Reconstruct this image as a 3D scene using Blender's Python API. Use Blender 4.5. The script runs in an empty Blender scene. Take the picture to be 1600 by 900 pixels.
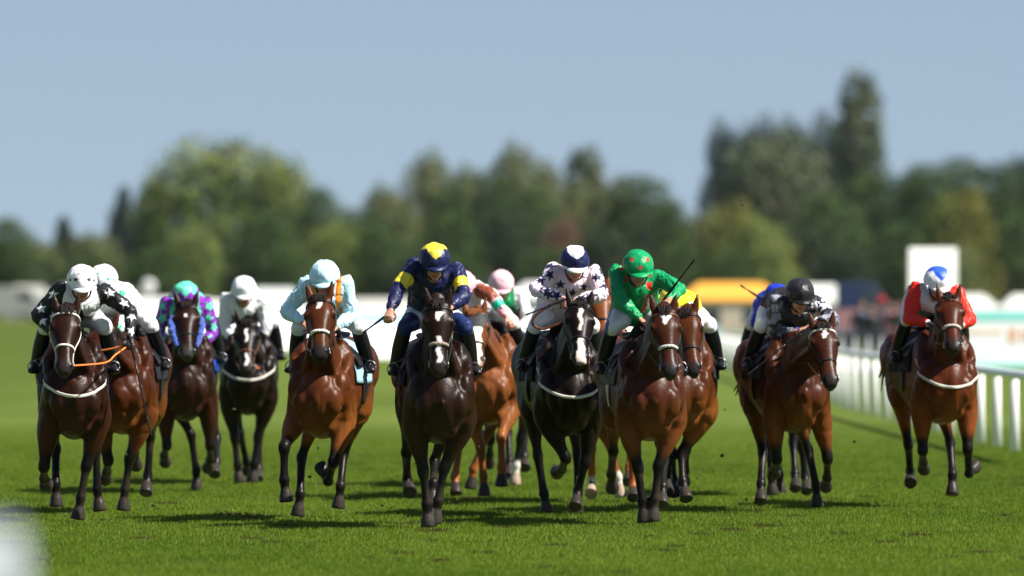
import bpy, math, random
import numpy as np
from mathutils import Vector
from mathutils.bvhtree import BVHTree

random.seed(7)
rng = np.random.default_rng(7)
C = bpy.context.scene.collection
SC = bpy.context.scene
PI = math.pi

# ------------------------------------------------------------------ camera
FP, HZ, CH = 12000.0, 460.0, 1.85        # focal length in px of a 1600 px frame, horizon row, eye height
cam = bpy.data.objects.new('camera', bpy.data.cameras.new('camera'))
C.objects.link(cam)
cam.location = (0, 0, CH)
cam.rotation_euler = (PI/2, 0, 0)
cam.data.sensor_width = 36
cam.data.lens = FP/1600*36
cam.data.shift_y = (HZ-450)/1600
cam.data.clip_start = 0.5
cam.data.clip_end = 6000
cam.data.dof.use_dof = True
cam.data.dof.focus_distance = 61.0
cam.data.dof.aperture_fstop = 2.0
SC.camera = cam

# ------------------------------------------------------------------ sky, sun, exposure
SUN = np.array([0.80, -0.27, 1.0]); SUN /= np.linalg.norm(SUN)
elev = math.asin(SUN[2]); azim = math.atan2(SUN[0], SUN[1])
w = bpy.data.worlds.new('World'); SC.world = w; w.use_nodes = True
nt = w.node_tree; nt.nodes.clear()
sky = nt.nodes.new('ShaderNodeTexSky'); sky.sky_type = 'NISHITA'; sky.sun_disc = False
sky.sun_elevation = elev; sky.sun_rotation = azim
sky.altitude = 50; sky.air_density = 1.0; sky.dust_density = 0.0; sky.ozone_density = 2.0
bgn = nt.nodes.new('ShaderNodeBackground'); bgn.inputs[1].default_value = 0.0525
wtc = nt.nodes.new('ShaderNodeTexCoord'); wva = nt.nodes.new('ShaderNodeVectorMath'); wva.operation = 'ADD'; wva.inputs[1].default_value = (0, 0, .125)
nt.links.new(wtc.outputs['Generated'], wva.inputs[0]); nt.links.new(wva.outputs[0], sky.inputs[0])
hsv = nt.nodes.new('ShaderNodeHueSaturation')
hsv.inputs['Saturation'].default_value = .80
out = nt.nodes.new('ShaderNodeOutputWorld')
nt.links.new(sky.outputs[0], hsv.inputs['Color'])
nt.links.new(hsv.outputs[0], bgn.inputs[0])
nt.links.new(bgn.outputs[0], out.inputs[0])
sl = bpy.data.lights.new('sun', 'SUN'); sl.energy = 5.0; sl.angle = math.radians(.5); sl.color = (1, .95, .86)
so = bpy.data.objects.new('sun', sl); C.objects.link(so)
so.rotation_euler = Vector(SUN).to_track_quat('Z', 'Y').to_euler()
SC.view_settings.view_transform = 'Standard'; SC.view_settings.look = 'None'
SC.view_settings.exposure = 1.0; SC.view_settings.gamma = 1
SC.render.engine = 'CYCLES'
SC.cycles.use_denoising = True
SC.cycles.max_bounces = 5

# ------------------------------------------------------------------ helpers
def P(px, py, D):                         # a photograph pixel at distance D
    return np.array([(px-800)*D/FP, D, CH-(py-HZ)*D/FP])
def nrm(v):
    v = np.asarray(v, float); return v/(np.linalg.norm(v)+1e-12)
def tag(o, label=None, cat=None, group=None, kind=None):
    if label: o['label'] = label
    if cat: o['category'] = cat
    if group: o['group'] = group
    if kind: o['kind'] = kind
    return o
def sstep(x, a, b):
    t = np.clip((x-a)/(b-a), 0, 1); return t*t*(3-2*t)
def empty(name, loc, label=None, cat=None, group=None):
    o = bpy.data.objects.new(name, None); C.objects.link(o); o.location = loc
    o.empty_display_size = .2
    return tag(o, label, cat, group)

def cr(pts, k=4):                         # Catmull-Rom resampling of rows
    pts = np.asarray(pts, float); n = len(pts)
    q = np.vstack([2*pts[0]-pts[1], pts, 2*pts[-1]-pts[-2]])
    o = []
    for i in range(n-1):
        a, b, c, d = q[i], q[i+1], q[i+2], q[i+3]
        for j in range(k):
            t = j/k
            o.append(.5*((2*b)+(-a+c)*t+(2*a-5*b+4*c-d)*t*t+(-a+3*b-3*c+d)*t**3))
    o.append(pts[-1]); return np.array(o)

class MB:
    def __init__(s): s.v = []; s.f = []; s.n = 0
    def add(s, vs, fs):
        s.v.append(np.asarray(vs, float).reshape(-1, 3)); n = s.n
        s.f += [tuple(i+n for i in f) for f in fs]; s.n += len(s.v[-1])
    def loft(s, pts, rads, side=(1, 0, 0), n=14, k=4, dome=.5, off=None, sq=2.0, up=None):
        # pts rows, rads rows (half width along side, half height along tangent x side); off shifts along height
        pts = np.asarray(pts, float); r = np.asarray([(x, x) if np.isscalar(x) else x for x in rads], float)
        o = np.zeros(len(pts)) if off is None else np.asarray(off, float)
        A = np.hstack([pts, r, o[:, None]])
        if k > 1: A = cr(A, k)
        p, r, o = A[:, :3], np.maximum(A[:, 3:5], .0015), A[:, 5]
        T = np.gradient(p, axis=0)
        th = np.arange(n)/n*2*PI
        c_, s_ = np.cos(th), np.sin(th)
        cx = np.sign(c_)*np.abs(c_)**(2/sq); sx = np.sign(s_)*np.abs(s_)**(2/sq)
        rings = []; Ts = []
        for i in range(len(p)):
            t = nrm(T[i]); S = np.asarray(side, float); S = nrm(S-t*np.dot(S, t))
            U = np.cross(t, S) if up is None else np.asarray(up, float)
            cc = p[i]+U*o[i]
            rings.append(cc+np.outer(cx*r[i, 0], S)+np.outer(sx*r[i, 1], U)); Ts.append(t)
        m = len(p); V = np.vstack(rings); F = []
        for i in range(m-1):
            for j in range(n):
                j2 = (j+1) % n
                F.append((i*n+j, i*n+j2, (i+1)*n+j2, (i+1)*n+j))
        c0 = rings[0].mean(0)-Ts[0]*min(r[0])*dome; c1 = rings[-1].mean(0)+Ts[-1]*min(r[-1])*dome
        V = np.vstack([V, c0, c1])
        for j in range(n):
            j2 = (j+1) % n
            F.append((m*n, j2, j)); F.append((m*n+1, (m-1)*n+j, (m-1)*n+j2))
        s.add(V, F); return s
    def ell(s, c, r, axes=None, n=14):    # ellipsoid
        c = np.asarray(c, float); ax = np.eye(3) if axes is None else np.array(axes, float)
        V = []; F = []; m = n//2+1
        for i in range(1, m):
            a = PI*i/m
            for j in range(n):
                b = 2*PI*j/n
                V.append((math.sin(a)*math.cos(b)*r[0], math.sin(a)*math.sin(b)*r[1], math.cos(a)*r[2]))
        k = m-1
        V += [(0, 0, r[2]), (0, 0, -r[2])]
        for i in range(k-1):
            for j in range(n):
                j2 = (j+1) % n
                F.append((i*n+j, (i+1)*n+j, (i+1)*n+j2, i*n+j2))
        for j in range(n):
            j2 = (j+1) % n
            F.append((k*n, j, j2)); F.append((k*n+1, (k-1)*n+j2, (k-1)*n+j))
        s.add(np.array(V)@ax+c, F); return s
    def box(s, c, h, axes=None):
        c = np.asarray(c, float); ax = np.eye(3) if axes is None else np.array(axes, float)
        V = [(x*h[0], y*h[1], z*h[2]) for x in (-1, 1) for y in (-1, 1) for z in (-1, 1)]
        F = [(0, 1, 3, 2), (4, 6, 7, 5), (0, 4, 5, 1), (2, 3, 7, 6), (0, 2, 6, 4), (1, 5, 7, 3)]
        s.add(np.array(V)@ax+c, F); return s
    def mesh(s, name):
        me = bpy.data.meshes.new(name)
        me.from_pydata(np.vstack(s.v).tolist(), [], s.f); me.update(); return me
    def obj(s, name, mat, parent=None, smooth=True, col=None, bevel=0):
        me = s.mesh(name)
        if smooth: me.polygons.foreach_set('use_smooth', [True]*len(me.polygons))
        me.materials.append(mat)
        o = bpy.data.objects.new(name, me); C.objects.link(o)
        if parent: o.parent = parent
        if bevel:
            b = o.modifiers.new('b', 'BEVEL'); b.width = bevel; b.segments = 2
        if col is not None: paint(me, col)
        return o
    def fused(s, name, mat, parent, vox=.012, it=3, colf=None, disp=None):
        me = s.mesh(name); o = bpy.data.objects.new(name, me); C.objects.link(o)
        m = o.modifiers.new('r', 'REMESH'); m.mode = 'VOXEL'; m.voxel_size = vox; m.use_smooth_shade = True
        if it:
            m = o.modifiers.new('s', 'SMOOTH'); m.factor = .5; m.iterations = it
        dg = bpy.context.evaluated_depsgraph_get()
        m2 = bpy.data.meshes.new_from_object(o.evaluated_get(dg))
        o.modifiers.clear(); o.data = m2; bpy.data.meshes.remove(me); m2.name = name
        m2.materials.clear(); m2.materials.append(mat)
        co, no = arrays(m2)
        if disp is not None:
            co = co+no*disp(co)[:, None]
            m2.vertices.foreach_set('co', co.ravel().astype(np.float32)); m2.update()
        m2.polygons.foreach_set('use_smooth', [True]*len(m2.polygons))
        if colf is not None: paint(m2, colf(co, no))
        if parent: o.parent = parent
        return o
def arrays(me):
    n = len(me.vertices); co = np.empty(n*3, np.float32); me.vertices.foreach_get('co', co)
    no = np.empty(n*3, np.float32); me.vertices.foreach_get('normal', no)
    return co.reshape(-1, 3).astype(float), no.reshape(-1, 3).astype(float)
def paint(me, col):
    n = len(me.vertices); c = np.ones((n, 4), np.float32); c[:, :3] = col
    a = me.attributes.new('col', 'FLOAT_COLOR', 'POINT'); a.data.foreach_set('color', c.ravel())

# smooth lattice noise
_lat = rng.random((32, 32, 32))
def noise(p, sc):
    q = p*sc; i = np.floor(q).astype(int); f = q-i; f = f*f*(3-2*f); i %= 32; j = (i+1) % 32
    x0, y0, z0 = i.T; x1, y1, z1 = j.T; fx, fy, fz = f.T; L = _lat
    a = L[x0, y0, z0]*(1-fx)+L[x1, y0, z0]*fx; b = L[x0, y1, z0]*(1-fx)+L[x1, y1, z0]*fx
    c = L[x0, y0, z1]*(1-fx)+L[x1, y0, z1]*fx; d = L[x0, y1, z1]*(1-fx)+L[x1, y1, z1]*fx
    return (a*(1-fy)+b*fy)*(1-fz)+(c*(1-fy)+d*fy)*fz

# ------------------------------------------------------------------ materials
def mat(name, rough=.5, spec=.5, color=None, var=.15, nscale=30, bump=0, bscale=60, sheen=0, coat=0, metal=0, trans=0):
    m = bpy.data.materials.new(name); m.use_nodes = True; t = m.node_tree; b = t.nodes['Principled BSDF']
    b.inputs['Roughness'].default_value = rough; b.inputs['Specular IOR Level'].default_value = spec
    b.inputs['Metallic'].default_value = metal
    if sheen: b.inputs['Sheen Weight'].default_value = sheen
    if coat: b.inputs['Coat Weight'].default_value = coat; b.inputs['Coat Roughness'].default_value = .3
    tc = t.nodes.new('ShaderNodeTexCoord'); nz = t.nodes.new('ShaderNodeTexNoise')
    nz.inputs['Scale'].default_value = nscale; nz.inputs['Detail'].default_value = 4
    t.links.new(tc.outputs['Object'], nz.inputs['Vector'])
    mr = t.nodes.new('ShaderNodeMapRange'); mr.inputs[3].default_value = 1-var*1.5; mr.inputs[4].default_value = 1+var*1.5
    t.links.new(nz.outputs[0], mr.inputs[0])
    mx = t.nodes.new('ShaderNodeVectorMath'); mx.operation = 'SCALE'
    if color is None:
        a = t.nodes.new('ShaderNodeAttribute'); a.attribute_name = 'col'; t.links.new(a.outputs['Color'], mx.inputs[0])
    else: mx.inputs[0].default_value = color
    t.links.new(mr.outputs[0], mx.inputs['Scale']); t.links.new(mx.outputs[0], b.inputs['Base Color'])
    if bump:
        n2 = t.nodes.new('ShaderNodeTexNoise'); n2.inputs['Scale'].default_value = bscale; n2.inputs['Detail'].default_value = 3
        t.links.new(tc.outputs['Object'], n2.inputs['Vector'])
        bp = t.nodes.new('ShaderNodeBump'); bp.inputs['Strength'].default_value = bump; bp.inputs['Distance'].default_value = .02
        t.links.new(n2.outputs[0], bp.inputs['Height']); t.links.new(bp.outputs[0], b.inputs['Normal'])
    return m
M = dict(
    coat=mat('horse_coat', .37, .13, var=.2, nscale=9, bump=.10, bscale=70),
    silk=mat('racing_silk', .42, .28, var=.05, nscale=12, bump=.3, bscale=13),
    skin=mat('skin', .5, .4, var=.06, nscale=40),
    gloss=mat('helmet_silk', .40, .28, var=.05, nscale=20, bump=.3, bscale=26),
    eye=mat('horse_eye', .08, .8, (.012, .006, .004), var=0),
    hair=mat('horse_hair', .5, .15, var=.3, nscale=90, bump=.5, bscale=150),
    leather=mat('black_leather', .4, .22, (.012, .011, .012), var=.2),
    brown=mat('brown_leather', .4, .5, (.12, .035, .012), var=.2),
    orange=mat('orange_rubber_rein', .5, .4, (.75, .2, .04), var=.2, nscale=80),
    steel=mat('steel', .35, .5, (.32, .32, .33), var=.05, metal=.9),
    web=mat('pale_webbing', .6, .3, (.62, .6, .54), var=.15, nscale=120),
    cloth=mat('saddle_cloth', .8, .08, var=.12, nscale=60, bump=.2, bscale=60),
    boot=mat('riding_boot', .28, .25, (.012, .012, .015), var=.2),
    goggle=mat('goggle_lens', .12, .7, (.01, .01, .012), var=0),
    paint=mat('painted', .45, .4, var=.06, nscale=2),
    plastic=mat('white_rail_plastic', .4, .5, (.8, .8, .78), var=.05, nscale=3),
    glass=mat('dark_glass', .1, .8, (.03, .04, .05), var=0),
    rubber=mat('tyre_rubber', .7, .3, (.02, .02, .02), var=.2),
    bark=mat('bark', .85, .2, (.09, .07, .05), var=.35, nscale=3, bump=.4, bscale=8),
    turf=mat('turf_clod', .9, .1, (.05, .045, .02), var=.4, nscale=60),
)
def simple(name, c, **k): return mat(name, color=c, **k)

# ------------------------------------------------------------------ ground
def ground():
    m = bpy.data.materials.new('turf'); m.use_nodes = True; t = m.node_tree; b = t.nodes['Principled BSDF']
    b.inputs['Roughness'].default_value = .9; b.inputs['Specular IOR Level'].default_value = .0
    g = t.nodes.new('ShaderNodeNewGeometry')
    def nz(sx, sy, det, sc=1):
        mp = t.nodes.new('ShaderNodeMapping'); mp.inputs['Scale'].default_value = (sx, sy, 1)
        n = t.nodes.new('ShaderNodeTexNoise'); n.inputs['Scale'].default_value = sc; n.inputs['Detail'].default_value = det
        t.links.new(g.outputs['Position'], mp.inputs[0]); t.links.new(mp.outputs[0], n.inputs['Vector']); return n
    big, mid, fine = nz(.25, .06, 3), nz(1.6, .35, 5), nz(18, 5, 6)
    r1 = t.nodes.new('ShaderNodeValToRGB'); e = r1.color_ramp.elements
    e[0].position = .3; e[0].color = (.062, .092, .018, 1); e[1].position = .72; e[1].color = (.125, .165, .040, 1)
    a1 = t.nodes.new('ShaderNodeMath'); a1.operation = 'MULTIPLY_ADD'; a1.inputs[1].default_value = .45
    t.links.new(big.outputs[0], a1.inputs[0])
    a2 = t.nodes.new('ShaderNodeMath'); a2.operation = 'MULTIPLY_ADD'; a2.inputs[1].default_value = .35
    t.links.new(mid.outputs[0], a2.inputs[0]); 
    a3 = t.nodes.new('ShaderNodeMath'); a3.operation = 'MULTIPLY'; a3.inputs[1].default_value = .2
    t.links.new(fine.outputs[0], a3.inputs[0]); t.links.new(a3.outputs[0], a2.inputs[2]); t.links.new(a2.outputs[0], a1.inputs[2])
    t.links.new(a1.outputs[0], r1.inputs[0]); sx = t.nodes.new('ShaderNodeSeparateXYZ'); t.links.new(g.outputs['Position'], sx.inputs[0])
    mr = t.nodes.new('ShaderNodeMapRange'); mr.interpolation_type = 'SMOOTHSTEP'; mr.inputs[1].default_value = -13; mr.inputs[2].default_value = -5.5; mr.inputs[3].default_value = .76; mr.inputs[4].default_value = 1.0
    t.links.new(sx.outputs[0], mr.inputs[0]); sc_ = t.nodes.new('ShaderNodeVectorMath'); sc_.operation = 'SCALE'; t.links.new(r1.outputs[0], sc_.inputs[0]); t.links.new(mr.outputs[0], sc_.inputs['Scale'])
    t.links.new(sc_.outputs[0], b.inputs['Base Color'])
    bp = t.nodes.new('ShaderNodeBump'); bp.inputs['Strength'].default_value = .6; bp.inputs['Distance'].default_value = .05
    t.links.new(fine.outputs[0], bp.inputs['Height']); t.links.new(bp.outputs[0], b.inputs['Normal'])
    me = bpy.data.meshes.new('ground')
    ys = [-40, 20, 45, 60, 80, 110, 160, 250, 400, 700, 1000, 1500]; xs = [-600, -200, -40, 0, 40, 200, 600]
    me.from_pydata([(x, y, 0) for y in ys for x in xs], [],
                   [(j*7+i, j*7+i+1, j*7+i+8, j*7+i+7) for j in range(len(ys)-1) for i in range(6)])
    me.materials.append(m)
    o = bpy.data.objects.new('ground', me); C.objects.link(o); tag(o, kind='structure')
ground()

def grass():
    m = mat('grass_blade', .7, .03, var=.1, nscale=1)
    t = m.node_tree; tr = t.nodes.new('ShaderNodeBsdfTranslucent'); mxs = t.nodes.new('ShaderNodeMixShader'); mxs.inputs[0].default_value = .38
    pb = t.nodes['Principled BSDF']; ou = [n for n in t.nodes if n.type == 'OUTPUT_MATERIAL'][0]
    src = pb.inputs['Base Color'].links[0].from_socket; t.links.new(src, tr.inputs[0]); t.links.new(pb.outputs[0], mxs.inputs[1]); t.links.new(tr.outputs[0], mxs.inputs[2]); t.links.new(mxs.outputs[0], ou.inputs[0])
    V = []; Cc = []
    n = 1100000
    y = 49.0+np.power(rng.random(n), 1.25)*62
    x = (rng.random(n)*2-1)*(y/FP*800+2.2)
    p2 = np.stack([x, y, x*0], 1)
    # tufts: gather toward noise maxima
    nn = noise(p2*[1, .6, 1]+3, 2.2); n3 = noise(p2*[1, .5, 1]+11, .45); n4 = noise(p2+5, 9)
    h = .014+.016*rng.random(n)+.022*np.clip(nn-.45, 0, 1)+.012*np.clip(n4-.5, 0, 1)
    h *= np.clip((112-y)/30, .1, 1)
    a = rng.random(n)*PI; wd = .003+.003*rng.random(n)
    lx = (rng.random(n)-.5)*.9*h; ly = (rng.random(n)-.5)*.9*h
    v0 = np.stack([x-np.cos(a)*wd, y-np.sin(a)*wd, x*0-.002], 1)
    v1 = np.stack([x+np.cos(a)*wd, y+np.sin(a)*wd, x*0-.002], 1)
    v2 = np.stack([x+lx, y+ly, h], 1)
    V = np.stack([v0, v1, v2], 1).reshape(-1, 3)
    dv = np.stack([(rng.random(170)*2-1)*5.2, 50+rng.random(170)*45], 1); soil = np.zeros(n, bool)
    for (dx, dy) in dv:
        rr = .05+.07*rng.random(); q = ((x-dx)/rr)**2+((y-dy)/(rr*2.2))**2+.8*(nn-.5); soil |= q < 1
    v2[soil, 2] *= .35
    me = bpy.data.meshes.new('grass'); me.vertices.add(3*n); me.loops.add(3*n); me.polygons.add(n)
    me.vertices.foreach_set('co', V.astype(np.float32).ravel())
    me.loops.foreach_set('vertex_index', np.arange(3*n, dtype=np.int32))
    me.polygons.foreach_set('loop_start', np.arange(0, 3*n, 3, dtype=np.int32)); me.update()
    k = np.clip(.35*rng.random(n)+.45*nn+.35*n3-.05, 0, 1)[:, None]
    c = (1-k)*np.array([.070, .132, .010])+k*np.array([.195, .268, .032])
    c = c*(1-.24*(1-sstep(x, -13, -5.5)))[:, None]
    dry = (rng.random(n) < .03)[:, None]
    c = np.where(dry, np.array([.28, .26, .10]), c)
    c = np.where(soil[:, None], np.array([.07, .055, .022]), c)
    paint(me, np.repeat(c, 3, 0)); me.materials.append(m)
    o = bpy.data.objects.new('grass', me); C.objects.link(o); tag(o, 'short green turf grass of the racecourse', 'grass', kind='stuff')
grass()

# ------------------------------------------------------------------ horses
def seg_dist(p, a, b):
    d = b-a; L = np.dot(d, d); t = np.clip((p-a)@d/L, 0, 1)
    return np.linalg.norm(p-(a+t[:, None]*d), axis=1), t
def mix(a, b, k):
    k = np.clip(k, 0, 1)[:, None]; return a*(1-k)+np.asarray(b)*k

class Frame:
    def __init__(s, cx, D, yaw, lift=0):
        s.cx, s.D, s.yaw = cx, D, math.radians(yaw)
        s.F = np.array([math.sin(s.yaw), -math.cos(s.yaw), 0]); s.L = np.array([math.cos(s.yaw), math.sin(s.yaw), 0])
        # chest centre (f = .75) sits at pixel column cx
        s.lift = lift
        X = (cx-800)*D/FP
        s.O = np.array([X, D, 0])-s.F*.75       # world origin of the frame (under the back)
        s.O[2] = 0
    def B(s, a, f, u): return s.L*a+s.F*f+np.array([0, 0, u+s.lift])
    def px(s, px, py, f):                       # picture point on the plane lying f ahead of the root -> local
        D = s.O[1]+(s.F*f)[1]
        return P(px, py, D)-s.O
    def inv(s, p): return np.stack([p@s.L, p@s.F, p[:, 2]-s.lift], 1)

def chain(fr, a, tgt, L, sign, maxf=.9):
    """next joint: length L from a, towards picture point tgt; remaining length goes forward/back"""
    D = fr.O[1]+a[1]
    for _ in range(3):
        q = P(tgt[0], tgt[1], D)-fr.O
        dx, dz = q[0]-a[0], q[2]-a[2]
        r2 = dx*dx+dz*dz
        if r2 >= L*L: k = L/math.sqrt(r2); dx *= k; dz *= k; dy = 0
        else: dy = -sign*min(math.sqrt(L*L-r2), maxf*L)
        v = np.array([dx, dy, dz]); v *= L/np.linalg.norm(v)
        D = fr.O[1]+a[1]+v[1]
    return a+v

def horse(H):
    fr = Frame(H['cx'], H['D'], H['yaw'], H.get('lift', 0)); B = fr.B; L, Fw = fr.L, fr.F; Z = np.array([0, 0, 1.])
    root = empty('racehorse', fr.O, H['label'], 'horse', 'racehorses galloping towards the camera')
    mb = MB()
    # neck and head
    hy = math.radians(H.get('hyaw', 0))
    poll = fr.px(H['poll'][0], H['poll'][1]+10, 1.18); poll += Fw*.0
    ml = .60*H.get('hs', 1)
    muz = chain(fr, poll, H['muz'], ml, 1, .62)
    a = nrm(muz-poll); muz = poll+a*ml
    l0 = nrm(L*math.cos(hy)+Fw*math.sin(hy)); l = nrm(l0-a*np.dot(l0, a)); nn = np.cross(a, l)
    # trunk
    T = [(-1.0, 1.28, .09, .09), (-.92, 1.25, .18, .19), (-.75, 1.235, .26, .265), (-.5, 1.20, .29, .31), (-.2, 1.12, .30, .335), (.1, 1.085, .30, .365),
         (.35, 1.08, .262, .405), (.55, 1.07, .232, .40), (.70, 1.02, .205, .32), (.82, 1.00, .16, .22), (.88, 1.0, .08, .11)]
    mb.loft([B(0, t[0], t[1]) for t in T], [(t[2]*(.92 if t[0] > -.3 else .97), t[3]) for t in T], side=L, n=24, k=3, up=Z, sq=2.05)
    # withers ridge, pectorals, shoulders, rump
    mb.loft([B(0, .0, 1.43), B(0, .3, 1.47), B(0, .5, 1.45), B(0, .65, 1.38)], [(.07, .05), (.07, .07), (.09, .09), (.08, .08)], side=L)
    for s in (-1, 1):
        mb.ell(B(s*.115, .79, .98), (.095, .09, .13), (L, Fw, Z))
        mb.ell(B(s*.07, .70, .81), (.07, .11, .09), (L, Fw, Z))
        mb.ell(B(s*.182, .67, 1.08), (.085, .13, .17), (L, Fw, Z))
        mb.ell(B(s*.165, .45, 1.22), (.085, .17, .26), (L, Fw, Z))
        mb.ell(B(s*.17, -.62, 1.24), (.135, .26, .23), (L, Fw, Z))
        mb.ell(B(s*.195, .57, .90), (.085, .12, .16), (L, Fw, Z))
        mb.loft([B(s*.215, .66, 1.20), B(s*.215, .50, 1.34), B(s*.12, .36, 1.47)], [(.05, .06), (.045, .06), (.03, .05)], side=L, n=10)
        nb0 = B(s*.10, .72, 1.20); mb.loft([nb0, nb0*.5+(poll-Z*.12)*.5+L*s*.02, poll-Z*.14+L*s*.03-Fw*.03], [(.055, .06), (.035, .05), (.03, .04)], side=L, n=10)
    base = B(0, .46, 1.19); crest = poll-nn*.06
    mid1 = base*.66+crest*.34+Z*.0; mid2 = base*.33+crest*.67+Z*.02
    mb.loft([base-Fw*.12, base, mid1, mid2, crest, crest+nn*.05], [(.17, .27), (.175, .29), (.125, .215), (.095, .165), (.085, .125), (.07, .10)], side=L, n=20, k=4)
    hs = [(-.05, .055, .03, .07), (0, .088, .055, .10), (.12, .108, .078, .15), (.27, .118, .088, .185), (.40, .098, .078, .165), (.54, .074, .066, .115),
          (.70, .062, .056, .085), (.82, .064, .052, .075), (.93, .060, .044, .062), (1.0, .042, .026, .04)]
    hs = [(t, w_*1.07, f, b) for t, w_, f, b in hs]
    mb.loft([poll+a*ml*t for t, *_ in hs], [(w_, (f+b)/2) for _, w_, f, b in hs], off=[(f-b)/2 for _, _, f, b in hs], side=l, n=20, k=3, sq=2.35, dome=.4)
    for s in (-1, 1):
        mb.ell(poll+a*ml*.27+l*s*.105+nn*.035, (.025, .04, .03), (l, a, nn), 10)       # brow
        mb.ell(poll+a*ml*.88+l*s*.048+nn*.012, (.026, .04, .03), (l, a, nn), 10)       # nostril rim
        mb.ell(poll+a*ml*.30+l*s*.07-nn*.10, (.045, .09, .08), (l, a, nn), 10)         # jowl
        e0 = poll+a*.03+l*s*.066+nn*.02
        ea = nrm(-a*.6+Z*.7+l*s*H.get('ear', .30)+nn*.12)
        sd = nrm(np.cross(ea, nn))
        mb.loft([e0-ea*.03, e0+ea*.05, e0+ea*.11, e0+ea*.175], [(.030, .024), (.038, .020), (.029, .015), (.008, .008)], side=sd, n=10, k=3)
    # lips, chin
    mb.ell(poll+a*ml*.94-nn*.05, (.042, .05, .035), (l, a, nn), 10)
    bones = []
    RF = {}
    def leg(front, s, tg, sg):
        fl = []
        if front:
            up = B(s*.185, .62, 1.08); el = B(s*.20, .54, .86)
            K = chain(fr, el, tg[0], .41, sg[0], .85)
            t1, t2 = tg[1], tg[2]
            if sg[1] < 0 and math.hypot(t1[0]-tg[0][0], t1[1]-tg[0][1]) < 34:      # folded leg: keep the fold seen in the photograph
                Dk = fr.O[1]+K[1]; kp = (800+(fr.O[0]+K[0])*FP/Dk, HZ-(K[2]-CH)*FP/Dk); ox, oy = kp[0]-tg[0][0], kp[1]-tg[0][1]
                t1 = (t1[0]+ox, t1[1]+oy); t2 = (t2[0]+ox, t2[1]+oy)
            Tt = chain(fr, K, t1, .26, sg[1], .97); Hh = chain(fr, Tt, t2, .185, sg[2], .9)
        else:
            up = B(s*.15, -.62, 1.20); el = B(s*.17, -.42, .92)
            K = chain(fr, el, tg[0], .44, sg[0], .8); Tt = chain(fr, K, tg[1], .34, sg[1], .9); Hh = chain(fr, Tt, tg[2], .185, sg[2], .8)
        if Hh[2] < .004:
            d = .004-Hh[2]; Hh[2] += d; Tt[2] = max(Tt[2]+d*.7, .11); K[2] += d*.4
        Hh = Hh.copy(); hd = nrm(Hh-Tt); co = Tt+(Hh-Tt)*.55
        bl = lambda p, q, t: p*(1-t)+q*t
        kf = nrm(np.cross(nrm(Tt-K), L)) # forward side of cannon
        if front:
            mb.loft([up, el, bl(el, K, .25), bl(el, K, .55), bl(el, K, .82), K, bl(K, Tt, .18)],
                    [(.09, .14), (.098, .12), (.097, .105), (.076, .08), (.050, .054), (.052, .055), (.042, .044)], side=L, n=14, k=4)
            mb.loft([bl(K, Tt, -.08), K, bl(K, Tt, .25), bl(K, Tt, .6), bl(K, Tt, .88), Tt, bl(Tt, co, .5), co],
                    [(.042, .04), (.050, .050), (.036, .040), (.033, .038), (.037, .043), (.047, .049), (.037, .037), (.044, .046)], side=L, n=12, k=4)
        else:
            mb.loft([up, el, bl(el, K, .25), bl(el, K, .6), bl(el, K, .86), K, bl(K, Tt, .15)],
                    [(.12, .24), (.115, .17), (.088, .12), (.056, .075), (.040, .055), (.048, .060), (.038, .045)], side=L, n=14, k=4)
            mb.loft([bl(K, Tt, -.1), K, bl(K, Tt, .25), bl(K, Tt, .6), bl(K, Tt, .88), Tt, bl(Tt, co, .5), co],
                    [(.037, .04), (.046, .058), (.036, .043), (.034, .039), (.037, .043), (.047, .049), (.037, .037), (.044, .046)], side=L, n=12, k=4)
        mb.loft([co-hd*.01, co+hd*.008, bl(co, Hh, .55), Hh], [(.043, .045), (.050, .052), (.057, .062), (.063, .068)], side=L, n=14, k=2, dome=.02)
        bones.append((up, el, .13, 'up')); bones.append((el, K, .06, 'arm')); bones.append((K, Tt, .036, 'can')); bones.append((Tt, co, .036, 'pas')); bones.append((co, Hh, .05, 'hoof'))
        RF[(front, s)] = len(bones)
        return Hh
    for s, (tg, sg) in zip((-1, 1), H['fl']): leg(True, s, tg, sg)
    for s, (tg, sg) in zip((-1, 1), H['hl']): leg(False, s, tg, sg)
    bones += [(B(0, -.9, 1.2), B(0, .8, 1.1), .26, 'trunk'), (base, crest, .15, 'neck'), (poll, muz, .08, 'head')]
    bc = np.array(H['coat'])*(.62 if H['coat'][0] < .2 else .85); blk = np.array(H.get('pt', (.008, .0065, .006)))
    socks = H.get('sock', '')             # legs in order FL FR HL HR, '1' = white pastern
    def colf(co, no):
        D = []; Tt = []
        for (p, q, r, k) in bones:
            d, t = seg_dist(co, p, q); D.append(d-r); Tt.append(t)
        D = np.array(D); best = D.argmin(0)
        c = np.repeat(bc[None], len(co), 0)
        n1 = noise(co+H['cx'], 7)-.5; n2 = noise(co+9, 2.3)-.5
        c = c*(1+.5*n1+.7*n2+.3*(noise(co*[1, 1, .5], 20)-.5))[:, None]
        loc = fr.inv(co)
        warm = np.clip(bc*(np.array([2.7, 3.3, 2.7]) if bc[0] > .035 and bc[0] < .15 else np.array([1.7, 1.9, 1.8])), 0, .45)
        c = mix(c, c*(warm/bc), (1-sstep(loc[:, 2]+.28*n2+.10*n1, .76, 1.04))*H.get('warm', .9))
        c = mix(c, bc*.55, sstep(loc[:, 2], 1.15, 1.45)*.55)                    # darker along the topline
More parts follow.
